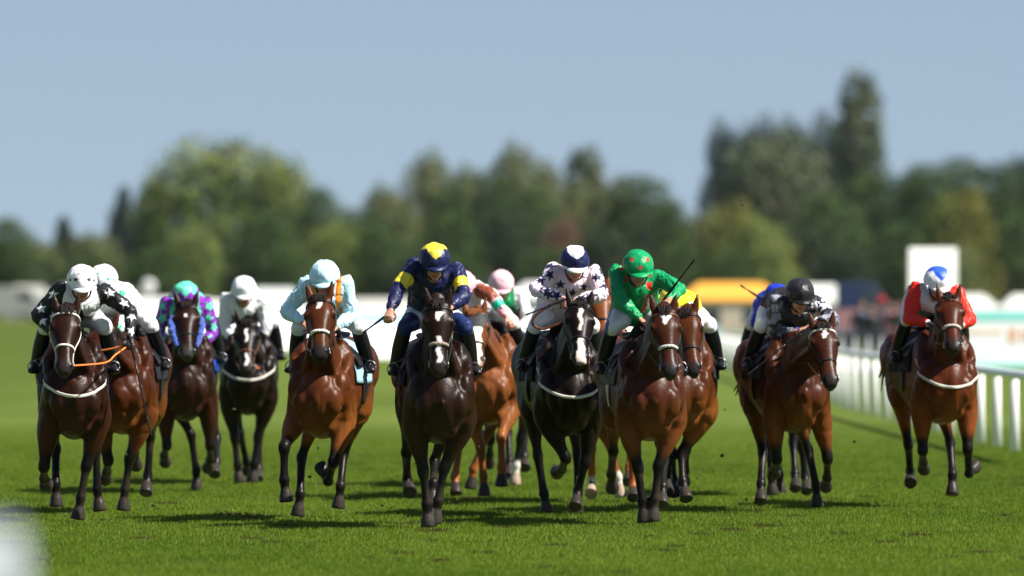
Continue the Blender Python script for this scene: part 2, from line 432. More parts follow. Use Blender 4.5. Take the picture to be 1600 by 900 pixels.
        for bi, (p, q, r, k) in enumerate(bones):
            m = best == bi; t = Tt[bi]; li = bi//5
            if not m.any(): continue
            if k == 'hoof': pass
            if k == 'arm' and H.get('points', 1): c[m] = mix(c[m], blk, sstep(t[m]+.2*n1[m], .62, .88))
            if k in ('can', 'pas') and H.get('points', 1): c[m] = mix(full(m.sum(), blk), (.035, .026, .016), sstep(n1[m]+.4*n2[m], .0, .3)*.7)
            if k == 'can' and li < len(socks) and socks[li] == '1': c[m] = mix(c[m], (.6, .55, .5), sstep(t[m], .75, .9))
            if k == 'pas' and li < len(socks) and socks[li] == '1': c[m] = (.62, .58, .52)
            if k == 'hoof': c[m] = (.035, .029, .024) if not (li < len(socks) and socks[li] == '1') else (.35, .26, .2)
            if k == 'head':
                t_ = t[m]; pr = co[m]-poll; x = pr@l; f_ = pr@nn
                cc = mix(c[m], H.get('mz', (.02, .015, .014)), sstep(t_+.1*n1[m], .76, .9))
                bz = H.get('blaze')
                if bz is not None:
                    k_ = np.zeros(len(t_))
                    for (t0, t1, w0, w1, x0) in bz:
                        u_ = np.clip((t_-t0)/(t1-t0), 0, 1); ww = w0+(w1-w0)*u_
                        e = (1-sstep(np.abs(x-x0+.008*np.sin(t_*30)), ww-.004, ww+.004))*sstep(t_, t0-.008, t0+.008)*(1-sstep(t_, t1-.008, t1+.008))
                        k_ = np.maximum(k_, e)
                    k_ *= (f_ > -.005)
                    cc = mix(cc, H.get('bzc', (.78, .74, .70)), k_)
                # nostrils and eye rims
                for s in (-1, 1):
                    d = np.sqrt(((x-s*.052)/.021)**2+((t_-.885)*ml/.032)**2+((f_-.030)/.03)**2)
                    cc = mix(cc, (.004, .003, .003), (1-sstep(d, .7, 1.1)))
                    d = np.sqrt(((x-s*.118)/.03)**2+((t_-.29)*ml/.035)**2+((f_-.01)/.035)**2)
                    cc = mix(cc, (.008, .006, .005), (1-sstep(d, .8, 1.2)))
                c[m] = cc
        return c
    def disp(co):
        loc = fr.inv(co); k_ = sstep(loc[:, 2], .55, .85)*sstep(np.linalg.norm(co-(poll+a*ml*.4), axis=1), .30, .50)
        n0 = noise(co*[1, 1, .5]+H['D'], 7); rg = np.abs(n0-.5)
        n5 = noise(co*[1, 1, .45]+H['D']+5, 11)
        return (n0-.5)*.022*k_-.008*k_*(1-sstep(np.abs(n5-.5), 0, .09))+(noise(co*[1, 1, .6]+3, 15)-.5)*.004
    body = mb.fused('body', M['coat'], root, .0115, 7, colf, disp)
    co0, _ = arrays(body.data); loc = fr.inv(co0)
    wt = sstep(loc[:, 2], .70, .86)*(1-sstep((co0-poll)@nrm(crest-base), -.22, -.10))
    vg = body.vertex_groups.new(name='relax')
    for lv in np.unique(np.round(wt*8)):
        if lv > 0: vg.add(np.nonzero(np.round(wt*8) == lv)[0].tolist(), float(lv/8), 'REPLACE')
    sm_ = body.modifiers.new('relax', 'SMOOTH'); sm_.factor = .5; sm_.iterations = 9; sm_.vertex_group = 'relax'
    m2_ = bpy.data.meshes.new_from_object(body.evaluated_get(bpy.context.evaluated_depsgraph_get()))
    body.modifiers.clear(); body.data = m2_; body.vertex_groups.clear()
    bco, bno = arrays(body.data)
    bvh = BVHTree.FromObject(body, bpy.context.evaluated_depsgraph_get())
    def proj(p, d, off=.006, far=1.0):
        """from outside point p cast along d onto the body"""
        h = bvh.ray_cast(Vector(p), Vector(d), far)
        if h[0] is None:
            h = bvh.find_nearest(Vector(p))
        return np.array(h[0])-nrm(d)*off
    # eyes
    for s in (-1, 1):
        MB().ell(poll+a*ml*.29+l*s*.113+nn*.018, (.020, .028, .022), (l, a, nn), 12).obj('eye', M['eye'], root)
    # mane, forelock, tail
    mc = np.array(H.get('mane', (.012, .009, .008)))
    mm = MB(); dn = nrm(crest-base); upv = nrm(np.cross(dn, L)); sdm = H.get('ms', 1)
    rr_ = lambda t: np.interp(t, (0, .33, .67, 1), (.27, .215, .165, .125))
    mm.loft([base*(1-t)+crest*t+upv*(rr_(t)-.012) for t in (.15, .4, .7, 1.02)], [(.018, .022)]*4, side=L, n=8)
    for i in range(34):
        t = .12+.9*i/33; c0 = base*(1-t)+crest*t; p0 = c0+upv*(rr_(t)-.008); sw = rng.random(4)-.5; ln = .7+.5*rng.random()
        mm.loft([p0, p0+L*sdm*.03+upv*(.006+.012*sw[0]), p0+L*sdm*(.065+.02*sw[1])-upv*.03*ln-dn*.02, p0+L*sdm*(.095+.02*sw[2])-upv*.10*ln-dn*(.05+.04*sw[3])], [.014, .015, .012, .003], n=6, k=2)
    mm.ell(poll+a*.012-nn*.005, (.052, .03, .055), (l, a, nn), 12)
    for i in range(26):
        x0 = (rng.random()-.5)*.095; sw = rng.random(4)-.5
        mm.loft([poll-a*.012+l*x0-nn*(.03-.03*sw[3]), poll-a*(.028+.02*sw[3])+l*(x0*1.2+sw[0]*.01)+nn*.03, poll+a*.005+l*(x0*1.1+sw[0]*.03)+nn*(.07+.02*sw[2]), poll+a*(.06+.06*sw[2])+l*(x0*1.0+sw[1]*.05)+nn*.090], [.009, .0095, .007, .002], n=6, k=2)
    mm.obj('mane', M['hair'], root, col=mc)
    tl = MB(); td = B(0, -.98, 1.38)
    for i in range(16):
        j = (rng.random((3, 3))-.5)
        tl.loft([td, td-Fw*.18+Z*.03+L*j[0, 0]*.06, td-Fw*.42-Z*(.12+.08*j[0, 1])+L*(.12*j[0, 2]), td-Fw*(.62+.1*j[1, 0])-Z*(.38+.15*j[1, 1])+L*j[1, 2]*.22], [.028, .03, .024, .004], n=6, k=3)
    tl.obj('tail', M['hair'], root, col=mc)
    # bridle
    br = MB()
    def head_ring(t, wdt=.011, grow=.006, f0=0, f1=2*PI, n=26):
        w_ = np.interp(t, [h[0] for h in hs], [h[1] for h in hs])+grow; f = np.interp(t, [h[0] for h in hs], [h[2] for h in hs])+grow; b = np.interp(t, [h[0] for h in hs], [h[3] for h in hs])+grow
        pts = []
        for i in range(n+1):
            th = f0+(f1-f0)*i/n; c_, s_ = math.cos(th), math.sin(th)
            cx = math.copysign(abs(c_)**(2/2.35), c_); sx = math.copysign(abs(s_)**(2/2.35), s_)
            q = poll+a*ml*t+l*cx*w_+nn*((f+b)/2*sx+(f-b)/2)
            hit = bvh.ray_cast(Vector(q+nrm(q-poll-a*ml*t)*.08), Vector(-nrm(q-poll-a*ml*t)), .14)
            if hit[0] is not None: q = np.array(hit[0])+nrm(q-poll-a*ml*t)*.004
            pts.append(q)
        return pts
    br.loft(head_ring(.60), [(.011, .005)]*27, side=a, n=8, k=1)
    br.loft(head_ring(.78, f0=-PI*.15, f1=-PI*.85)+[], [(.006, .004)]*27, side=a, n=6, k=1)
    for s in (-1, 1):
        cp = []
        for t in (.02, .12, .24, .36, .48, .60, .72, .83):
            th = 0 if s > 0 else PI
            r_ = head_ring(t, f0=th-.25*s, f1=th-.25*s, n=1)[0]; cp.append(r_)
        br.loft(cp, [(.008, .005)]*8, side=nn, n=6, k=2)
    bitp = {}
    for s in (-1, 1):
        th = 0 if s > 0 else PI
        bitp[s] = head_ring(.83, f0=th-.25*s, f1=th-.25*s, n=1)[0]
    BM = {'w': M['web'], 'o': M['orange'], 'k': M['leather'], 'b': M['brown']}
    br.obj('bridle', BM[H.get('bridle', 'k')], root)
    bb = MB(); bb.loft(head_ring(.10, f0=-.1, f1=PI+.1), [(.010, .006)]*27, side=a, n=8, k=1)
    bb.obj('browband', BM[H.get('brow', 'k')], root)
    if H.get('nose'):                                     # sheepskin or studded noseband
        nb = MB(); pts = head_ring(.60, f0=.5, f1=PI-.5, n=8)
        for i, q in enumerate(pts): nb.ell(q+nn*.006, (.017, .017, .013), (l, a, nn), 8)
        nb.fused('noseband_pad', simple('noseband_pad', H['nose'], rough=.8, bump=.5, bscale=120), root, .006, 2)
    if H.get('cheek'):
        for s in (-1, 1):
            ck = MB(); ck.loft([poll+a*ml*t+l*s*.135*k_+nn*.0 for t, k_ in ((.20, 1.0), (.35, 1.05), (.55, .92), (.78, .66))], [(.018, .03), (.028, .04), (.028, .04), (.015, .025)], side=l)
            ck.fused('cheek_pad', simple('sheepskin', H['cheek'], rough=.9, bump=.7, bscale=90, sheen=.5), root, .008, 1, disp=lambda c: (noise(c, 40)-.5)*.02)
    if H.get('hood'):
        hd = MB(); pts = []
        secs = [(-.02, 1.12), (.1, 1.1), (.22, 1.1), (.33, 1.08)]
        hd.loft([poll+a*ml*t for t, _ in secs], [((np.interp(t, [h[0] for h in hs], [h[1] for h in hs])+.008), (np.interp(t, [h[0] for h in hs], [h[2]+h[3] for h in hs])/2+.008)) for t, _ in secs],
                off=[(np.interp(t, [h[0] for h in hs], [h[2]-h[3] for h in hs])/2) for t, _ in secs], side=l, n=20, sq=2.35)
        hd.loft([crest-Fw*.02, crest-nrm(crest-base)*.18], [(.11, .15), (.115, .19)], side=L, n=20, k=2)
        hd.fused('hood', simple('hood_cloth', H['hood'], rough=.7, bump=.3), root, .009, 3)
    for s in (-1, 1):
        bt = MB(); th = np.arange(13)/12*2*PI
        bt.loft([bitp[s]+l*s*.006+a*.026*math.cos(q)+nn*.026*math.sin(q) for q in th], [.004]*13, side=l, n=6, k=1); bt.obj('bit_ring', M['steel'], root)
    # breastplate strap over chest
    if H.get('bp'):
        pts = []; drop = H.get('bpz', 1.03)
        for i in range(25):
            t = (i/24-.5)*2; ang = t*1.22
            x = .30*math.sin(ang); z = drop+.24*abs(t)**2.2
            fo = 1.1-.95*(1-math.cos(ang))*.9
            o_ = B(x*1.5, max(fo, .45), z); tgt = B(0, .42, z); pts.append(proj(o_, nrm(tgt-o_), .008, 1.3))
        sp = MB(); sp.loft(pts, [(.013, .003)]*25, side=Z, n=8, k=1); sp.obj('breastplate', BM[H['bp']], root)
    # saddle cloth
    def cloth(f0, f1, z0, off, name, m, col=None, zf=None, grow=0):
        nf, na = 14, 28; V = []; 
        for i in range(nf+1):
            f = f0+(f1-f0)*i/nf
            for j in range(na+1):
                an = PI*(j/na); lim = z0
                # angle from the right flank over the back to the left flank
                th = -.22*PI+ (1.44*PI)*(j/na) if z0 < 1.15 else -.05*PI+1.1*PI*(j/na)
                o_ = B(.8*math.cos(th), f, 1.16+.8*math.sin(th)); tg = B(0, f, 1.16)
                V.append(proj(o_, nrm(tg-o_), off, 1.2))
        F = [(i*(na+1)+j, i*(na+1)+j+1, (i+1)*(na+1)+j+1, (i+1)*(na+1)+j) for i in range(nf) for j in range(na)]
        mb2 = MB(); mb2.add(V, F); o = mb2.obj(name, m, root, col=col)
        sm = o.modifiers.new('sm', 'SMOOTH'); sm.iterations = 2
        md = o.modifiers.new('so', 'SOLIDIFY'); md.thickness = .008; md.offset = 1
        return o
    cloth(-.32, .30, 1.2, .012, 'saddle_cloth', M['cloth'], np.array(H.get('cloth', (.02, .02, .025))))
    sd = MB()
    for f0, f1, r_ in ((-.22, .22, 1),):
        pts = [proj(B(0, f, 2.0), (0, 0, -1), .03) for f in (-.24, -.15, 0, .15, .24)]
        sd.loft([p+Z*e for p, e in zip(pts, (.05, .03, .01, .04, .06))], [(.13, .02), (.14, .025), (.11, .025), (.09, .03), (.05, .02)], side=L, n=14)
    for s in (-1, 1):
        q = [proj(B(s*.9, .16, z), -L*s, .035) for z in (1.42, 1.34, 1.26)]
        sd.loft(q, [(.02, .15), (.02, .16), (.015, .13)], side=L, n=12, k=3)
    sd.fused('saddle', M['leather'], root, .009, 3)
    cloth(.02, .12, .7, .012, 'girth', BM[H.get('girth', 'k')])
    H.update(fr=fr, root=root, poll3=poll, bit=bitp, a=a, l=l, nn=nn, proj=proj, Bf=B, base3=base, crest3=crest)
    return root

# ------------------------------------------------------------------ jockeys
def star(u, v, r, inner=.42, rot=PI/2):
    d = np.hypot(u, v); an = (np.arctan2(v, u)-rot) % (2*PI/5); an = np.minimum(an, 2*PI/5-an)
    bx, by = inner*math.cos(PI/5), inner*math.sin(PI/5)
    ex, ey = bx-1, by
    k = ey/(np.cos(an)*ey-np.sin(an)*ex)
    return d < r*k

def jockey(J, H):
    fr = H['fr']; B = fr.B; L, Fw = fr.L, fr.F; Z = np.array([0, 0, 1.])
    root = empty('person', fr.O+B(0, -.1, 1.5), J['label'], 'person', 'jockeys crouched on their racehorses')
    R0 = B(0, -.1, 1.5)
    def fix(o):
        me = o.data; co, _ = arrays(me); me.vertices.foreach_set('co', (co-R0).ravel().astype(np.float32)); me.update(); return o
    hc = fr.px(J['hc'][0], J['hc'][1]+4, .47)
    hx = hc[0]-B(0, .47, 0)[0]
    neck = hc-Fw*.13-Z*.16
    pel = B(hx*.35, -.20, 1.72)
    pel[2] = max(pel[2], neck[2]-.24)
    def sh(px, s):
        q = fr.px(px[0], px[1], .27); m = neck-Fw*.05-Z*.05; d = q-m; d[1] = .02
        n_ = np.linalg.norm(d); return m+d*min(max(n_, .15), .215)/n_
    shp, elb, hnd, pal = {}, {}, {}, {}
    for i, s in enumerate((-1, 1)):
        A = J['arm'][i]
        shp[s] = sh(A[0], s)
        sg = A[3] if len(A) > 3 else (1, 1)
        elb[s] = chain(fr, shp[s], A[1], .285, sg[0], .85); hnd[s] = chain(fr, elb[s], A[2], .25, sg[1], .9)
    thick = 1.0
    spine = [pel, pel*.7+neck*.3+Z*.045, pel*.35+neck*.65+Z*.035, neck-Fw*.03-Z*.02]
    # legs
    kn, an_, toe = {}, {}, {}
    for s in (-1, 1):
        hip = pel+L*s*.10-Z*.03
        kn[s] = B(s*.285+hx*.2, .34, 1.56); kn[s] = hip+nrm(kn[s]-hip)*.44
        an_[s] = kn[s]+nrm(B(s*.36, -.16, 1.05)-kn[s])*.40
        toe[s] = an_[s]+nrm(Fw+L*s*.25-Z*.25)*.16
    skin = np.array(J.get('skin', (.42, .2, .13)))
    hf = nrm(Fw*.92-Z*.32+L*J.get('turn', 0)); hu = nrm(np.cross(L, hf)); 
    if hu[2] < 0: hu = -hu
    hl = nrm(np.cross(hf, hu)); hl = hl if np.dot(hl, L) > 0 else -hl
    AX = (hl, hf, hu)
    # body (one continuous figure)
    b = MB()
    b.loft(spine, [(.11, .08), (.10, .08), (.12, .08), (.08, .06)], side=L, n=14)
    b.loft([neck-Fw*.06-Z*.03, neck+Fw*.05+Z*.05, hc-hu*.03-hf*.02], [.058, .052, .05], side=L)
    b.ell(hc-hu*.02, (.076, .096, .10), AX); b.ell(hc-hu*.085+hf*.035, (.055, .062, .055), AX)
    b.ell(hc-hu*.135+hf*.07, (.026, .022, .02), AX, 10)                                  # chin
    b.loft([hc-hu*.035+hf*.085, hc-hu*.065+hf*.107, hc-hu*.078+hf*.10], [.011, .016, .013], side=hl, n=8)   # nose
    b.ell(hc-hu*.105+hf*.087, (.026, .012, .007), AX, 8)                                 # lips
    for s in (-1, 1):
        b.ell(hc-hu*.045+hl*s*.078, (.01, .02, .03), AX, 8)
        b.loft([shp[s]*.8+neck*.2-Z*.03, shp[s], elb[s], hnd[s]], [.045, .042, .032, .024], side=Fw, n=10, k=1)
        hd = nrm(hnd[s]-elb[s]); pl = hnd[s]+hd*.05; 
        curl = J['arm'][i][3] if False else None
        dn = -Z if abs(hd[2]) < .8 else Fw; pn = nrm(dn-hd*np.dot(dn, hd)); sd = np.cross(hd, pn)
        b.loft([hnd[s]-hd*.01, hnd[s]+hd*.03, hnd[s]+hd*.085], [(.026, .018), (.036, .017), (.040, .016)], side=sd, n=10)
        for q in range(4):                                                              # fingers curled round the rein
            x = (q-1.5)*.0205; ln = (.9, 1.05, 1.0, .8)[q]
            k0 = hnd[s]+hd*.08+sd*x
            b.loft([k0-hd*.01, k0+hd*.018*ln+pn*.012, k0+hd*.018*ln+pn*.042*ln, k0-hd*.012+pn*.052*ln, k0-hd*.026+pn*.038*ln], [.0098, .0098, .009, .0085, .0075], side=sd, n=7, k=3)
        tb = hnd[s]+hd*.02-sd*.034*s*np.sign(np.dot(sd, L) or 1)
        td = -sd*s*np.sign(np.dot(sd, L) or 1)
        b.loft([tb, tb+td*.02+hd*.025+pn*.012, tb+td*.014+hd*.05+pn*.032, tb+hd*.058+pn*.05-td*.01], [.0125, .0115, .0105, .008], side=sd, n=7, k=3)
        hip = pel+L*s*.10-Z*.03
        b.loft([hip, kn[s], an_[s], an_[s]*.4+toe[s]*.6], [.06, .035, .022, .015], side=L, n=10, k=1)
    lipc = skin*np.array([1.0, .55, .55])
    def bc(co, no):
        c = np.repeat(skin[None], len(co), 0); r = co-hc
        x, y, z = r@hl, r@hf, r@hu
        m = (np.abs(x) < .027) & (np.abs(z+.105) < .008) & (y > .06); c[m] = lipc
        if J.get('glove') is not None:
            for s in (-1, 1): c[np.linalg.norm(co-hnd[s]-nrm(hnd[s]-elb[s])*.05, axis=1) < .11] = J['glove']
        return c
    fix(b.fused('body', M['skin'], root, .0062, 2, bc))
    # silks
    g = MB()
    g.loft([pel-Fw*.0, pel*.66+neck*.34+Z*.05, pel*.33+neck*.67+Z*.035, neck-Fw*.05-Z*.01, neck+Fw*.0+Z*.025], [(.185, .15), (.190, .16), (.195, .145), (.150, .105), (.070, .066)], side=L, n=18)
    g.loft([shp[-1], neck-Fw*.04-Z*.03, shp[1]], [.082, .095, .082], side=Fw, n=14)
    for s in (-1, 1):
        g.loft([shp[s]*.85+neck*.15-Z*.04, shp[s], shp[s]*.65+elb[s]*.35, shp[s]*.25+elb[s]*.75, elb[s]], [.072, .080, .073, .063, .056], side=Fw, n=14)
        g.loft([elb[s]+(shp[s]-elb[s])*.12, elb[s], elb[s]*.6+hnd[s]*.4, elb[s]*.2+hnd[s]*.8, elb[s]*.03+hnd[s]*.97], [.05, .058, .055, .042, .030], side=Fw, n=14)
    segs = [(pel, neck, .12, 'torso'), (shp[-1], elb[-1], .07, 'ua-'), (elb[-1], hnd[-1], .05, 'fa-'), (shp[1], elb[1], .07, 'ua+'), (elb[1], hnd[1], .05, 'fa+')]
    def sc(co, no):
        D = []; T = []
        for p, q, r, k in segs: d, t = seg_dist(co, p, q); D.append(d-r); T.append(t)
        D = np.array(D); T = np.array(T); best = D.argmin(0); t = T[best, np.arange(len(co))]
        # inside the shoulder line counts as torso
        lat = np.abs((co-neck)@L); best = np.where((lat < .125) & ((best == 1) | (best == 3)) & (t < .12), 0, best)
        return J['col'](co, no, best, t, dict(fr=fr, neck=neck, hc=hc, sh=shp, el=elb, hn=hnd, pel=pel, L=L, F=Fw))
    def sdisp(co):
        w1 = noise(co*[1, 1, .6]+J['hc'][0], 13)-.5; w2 = noise(co*[1.4, .8, 1]+4, 30)-.5
        w3 = noise(co*[1.6, 1, .7]+J['hc'][1], 19)-.5
        return .030*w1+.007*w2-.008*(1-sstep(np.abs(w3), 0, .08))
    fix(g.fused('silks', M['silk'], root, .0068, 2, sc, sdisp))
    # breeches
    q = MB(); bcol = np.array(J.get('breech', (.75, .75, .76)))
    q.loft([pel-Fw*.08-Z*.02, pel, pel+Fw*.08+Z*.02], [(.13, .10), (.165, .14), (.15, .12)], side=L, n=16)
    for s in (-1, 1):
        hip = pel+L*s*.09-Z*.03
        q.loft([hip, hip*.6+kn[s]*.4, hip*.2+kn[s]*.8, kn[s], kn[s]*.85+an_[s]*.15], [.11, .092, .072, .066, .055], side=L, n=14)
    stripe = J.get('stripe')
    def qc(co, no):
        c = np.repeat(bcol[None], len(co), 0)
        if stripe is not None:
            for s in (-1, 1):
                m = ((co-pel)@L*s > .0) & ((no@L)*s > .55); c[m] = stripe
        if J.get('lowblue') is not None:
            for s in (-1, 1):
                hip = pel+L*s*.09; d, t = seg_dist(co, hip, kn[s]); c[(t > .62) & (d < .1)] = J['lowblue']
        return c
    fix(q.fused('breeches', M['silk'], root, .008, 2, qc, lambda co: (noise(co+2, 16)-.5)*.014))
    for s in (-1, 1):
        bt = MB()
        bt.loft([kn[s]*.88+an_[s]*.12, kn[s]*.5+an_[s]*.5, kn[s]*.12+an_[s]*.88, an_[s]], [.062, .062, .048, .048], side=L, n=12)
        bt.loft([an_[s]-Fw*.035-Z*.01, an_[s]+Fw*.03-Z*.012, toe[s]*.7+an_[s]*.3-Z*.012, toe[s]], [(.034, .036), (.036, .036), (.038, .028), (.028, .02)], side=L, n=12)
        bt.box(an_[s]-Fw*.04-Z*.055, (.028, .028, .012), (L, Fw, Z))
        fix(bt.fused('boot', M['boot'], root, .007, 2))
        # stirrup belongs to the saddle of the horse
        st = MB(); c0 = (an_[s]+toe[s])/2; th = np.arange(13)/12*2*PI
        st.loft([c0+L*.044*math.cos(k)+Z*(.046*math.sin(k)+.012) for k in th], [.005]*13, side=Fw, n=6, k=1)
        top = H['proj'](B(s*.9, .10, 1.36), -L*s, .03)
        st.loft([c0+Z*.058, top], [(.004, .012), (.004, .012)], side=L, n=6, k=1)
        st.obj('stirrup', M['steel'], H['root'])
    # helmet
    hm = MB(); n1, n2 = 28, 14; V = []; F = []
    rx, ry, rz = .114, .140, .118
    base = hc+hu*.0
    V.append(base+hu*rz*1.0)
    for i in range(1, n2+1):
        ph = (PI*.5)*i/n2*1.06
        for j in range(n1):
            th = 2*PI*j/n1; r_ = math.sin(min(ph, PI*.5))**.92
            V.append(base+hl*rx*r_*math.cos(th)+hf*(ry*r_*math.sin(th)-.012)+hu*(rz*math.cos(ph)))
    for j in range(n1): F.append((0, 1+j, 1+(j+1) % n1))
    for i in range(n2-1):
        for j in range(n1): F.append((1+i*n1+j, 1+(i+1)*n1+j, 1+(i+1)*n1+(j+1) % n1, 1+i*n1+(j+1) % n1))
    hm.add(V, F); me = hm.mesh('helmet'); o = bpy.data.objects.new('helmet', me); C.objects.link(o)
    for mt, kw in (('SUBSURF', dict(levels=2)), ('SOLIDIFY', dict(thickness=.012, offset=-1))):
        m_ = o.modifiers.new(mt, mt)
        for k_, v_ in kw.items(): setattr(m_, k_, v_)
    m2 = bpy.data.meshes.new_from_object(o.evaluated_get(bpy.context.evaluated_depsgraph_get()))
    o.modifiers.clear(); o.data = m2; m2.materials.append(M['gloss']); o.parent = root
    co, no = arrays(m2); r = (co-base); x, y, z = r@hl/rx, (r@hf+.012)/ry, r@hu/rz
    inner = (no*np.sign(1)).sum(1)*0+(np.einsum('ij,ij->i', no, r) < 0)
    cc = J['cap'](x, y, z); cc = np.where(inner[:, None] > 0, np.array([.02, .02, .02]), cc)
    co = co+no*((noise(co, 22)-.5)*.011+(noise(co*[1, 1, .4], 55)-.5)*.004)[:, None]
    m2.vertices.foreach_set('co', (co-R0).ravel().astype(np.float32)); m2.update(); paint(m2, cc)
    m2.polygons.foreach_set('use_smooth', [True]*len(m2.polygons))
    pk = MB(); V = []; F = []
    for i in range(17):
        th = PI*(.14+.72*i/16); e = math.sin(PI*i/16)**.6
        for (dr, dz) in ((0.0, -.004), (.058*e, -.026*e-.006), (.058*e, -.032*e-.010), (0.0, -.014)):
            V.append(base+hl*(rx*.985+dr*.35)*math.cos(th)+hf*((ry*.985+dr)*math.sin(th)-.012)+hu*dz-R0)
    for i in range(16):
        for j in range(4): F.append((i*4+j, (i+1)*4+j, (i+1)*4+(j+1) % 4, i*4+(j+1) % 4))
    F += [(0, 1, 2, 3), (67, 66, 65, 64)]
    pk.add(V, F); pk.obj('peak', M['gloss'], o, col=np.array(J.get('peak', (.02, .02, .02))))
    # goggles
    gg = MB()
    gg.loft([hc-R0+hf*(.096*math.cos(t_))+hl*.088*math.sin(t_)-hu*.028 for t_ in np.linspace(-1.25, 1.25, 13)], [(.030, .012)]*13, side=hu, n=10, k=1)
    gg.obj('goggles', M['goggle'], root)
    gs = MB(); th_ = np.linspace(0, 2*PI, 33)
    gs.loft([base-R0+hl*(rx*1.0+.002)*math.cos(q_)+hf*((ry*1.0+.002)*math.sin(q_)-.012)+hu*(.008+.012*math.sin(q_)) for q_ in th_], [(.004, .009)]*33, side=hf, n=8, k=1)
    gs.obj('goggle_strap', M['leather'], root)
    # chin strap
    ch = MB(); ch.loft([hc-R0+hl*.082-hu*.03, hc-R0+hl*.06-hu*.12+hf*.03, hc-R0-hu*.155+hf*.045, hc-R0-hl*.06-hu*.12+hf*.03, hc-R0-hl*.082-hu*.03], [(.004, .008)]*5, side=hf, n=6); ch.obj('chin_strap', M['leather'], root)
    J.update(hnd=hnd, elb=elb, root=root, R0=R0)
    # reins (part of the bridle)
    for s in (-1, 1):
        h0 = hnd[s]+nrm(hnd[s]-elb[s])*.05
        if J.get('free') == s: h0 = hnd[-s]+nrm(hnd[-s]-elb[-s])*.05
        b0 = H['bit'][s]; md = (h0+b0)/2-Z*.06+L*s*.03
        rn = MB(); rn.loft([h0-Fw*.03, h0*.7+b0*.3-Z*.03+L*s*.02, md, b0], [(.003, .007)]*4, side=Fw, n=8)
        rn.obj('rein', {'o': M['orange'], 'k': M['leather'], 'b': M['brown']}[H.get('rein', 'k')], H['root'])
    if H.get('rein') in ('o', 'b'):
        rn = MB(); p, q_ = hnd[-1], hnd[1]; rn.loft([p+nrm(p-elb[-1])*.05, (p+q_)/2-Z*.10+Fw*.06, q_+nrm(q_-elb[1])*.05], [(.004, .008)]*3, side=Fw, n=8)
        rn.obj('rein', M['orange'] if H['rein'] == 'o' else M['brown'], H['root'])

def whip(J, a, b, label, dep=.0):
    """whip from picture point a (grip) to b (tip), at the rider's hand"""
    fr = J['fr']; f = .45+dep; p, q = fr.px(a[0], a[1], f), fr.px(b[0], b[1], f+.1)
    r = empty('riding_whip', fr.O+p, label, 'whip', 'riding whips carried by the jockeys')
    d = q-p; m = MB(); n = nrm(d)
    m.loft([-n*.05, n*.06, n*.16], [.011, .012, .009], side=(0, 0, 1) if abs(n[2]) < .8 else (1, 0, 0), n=8); m.obj('grip', M['leather'], r)
    m = MB(); m.loft([n*.15, d*.6, d*.82], [.0075, .007, .006], side=(0, 1, 0), n=8, k=2); m.obj('shaft', M['boot'], r)
    m = MB(); m.loft([d*.80, d*.84, d*.98, d], [(.010, .006), (.018, .008), (.018, .008), (.014, .006)], side=(0, 1, 0), n=8, k=2); m.obj('flap', M['leather'], r)

# ------------------------------------------------------------------ colours of the silks
def full(n, c): return np.repeat(np.array(c, float)[None], n, 0)
WHT = (.80, .80, .82); BLK = (.014, .014, .016); NAVY = (.010, .014, .065); YEL = (.80, .62, .05); MINT = (.12, .66, .45); PUR = (.23, .03, .42)
SKYB = (.48, .74, .84); ORG = (.85, .28, .03); GRN = (.004, .27, .09); PNK = (.80, .42, .50); PALE = (.80, .66, .74); RED = (.75, .025, .012); BLU = (.015, .05, .50)
def silk_stars(torso, arm, starc, r=.042, spots=None, chest=None, tstars=None):
    def f(co, no, best, t, X):
        c = full(len(co), torso); c[best > 0] = arm
        L = X['L']; Z = np.array([0, 0, 1.])
        for b in (1, 2, 3, 4):
            s = -1 if b < 3 else 1
            p, q = (X['sh'][s], X['el'][s]) if b in (1, 3) else (X['el'][s], X['hn'][s])
            d = nrm(q-p)
            for (tt, off) in (spots or ((.25, 0), (.78, .0))):
                out = nrm(X['F']*1.0+Z*.25+L*s*(.35+off)); out = nrm(out-d*np.dot(out, d)); v = np.cross(d, out)
                cc = p+(q-p)*tt+out*.06; r_ = co-cc
                m = (best == b) & star(r_@v, -(r_@d), r, rot=tt*9) & ((no@out) > .15)
                c[m] = starc
        if chest is not None:
            cc = X['neck']-Z*.16+X['F']*.1; r_ = co-cc; m = (best == 0) & star(r_@L, r_@Z, .10) & ((no@X['F']) > 0); c[m] = chest
        for (s, dz) in (tstars or ()):
            cc = X['neck']+L*s-Z*dz; r_ = co-cc; m = (best == 0) & star(r_@L, r_@Z, .045); c[m] = starc
        return c
    return f
def cap_stars(base, sc, rows=((.42, .5, .20), (.42, -.5, .20), (.25, .95, .16), (.28, -.95, .16), (.78, .35, .13), (.78, -.35, .13), (.05, 1.5, .16), (.05, -1.5, .16))):
    def f(x, y, z):
        c = full(len(x), base); az = np.arctan2(x, y)
        for (zz, a, r) in rows:
            m = star((az-a)*np.sqrt(np.clip(1-zz*zz, .1, 1)), (z-zz)/np.sqrt(np.clip(1-zz*zz, .2, 1)), r); c[m] = sc
        return c
    return f
def cap_v(base, top, k=.95, lo=.30, pts=3, ph=0.0, hi=.95):      # pointed star patch running down from the crown
    def f(x, y, z):
        c = full(len(x), base); az = np.arctan2(x, y)+ph; r = np.arccos(np.clip(z, -1, 1))
        a = (az % (2*PI/pts)); a = np.minimum(a, 2*PI/pts-a)/(PI/pts)
        c[r < hi*(1-a)+lo*a] = top; return c
    return f
def solid(c0, rim=None):
    def f(x, y, z):
        c = full(len(x), c0)
        if rim is not None: c[z < .1] = rim
        return c
    return f
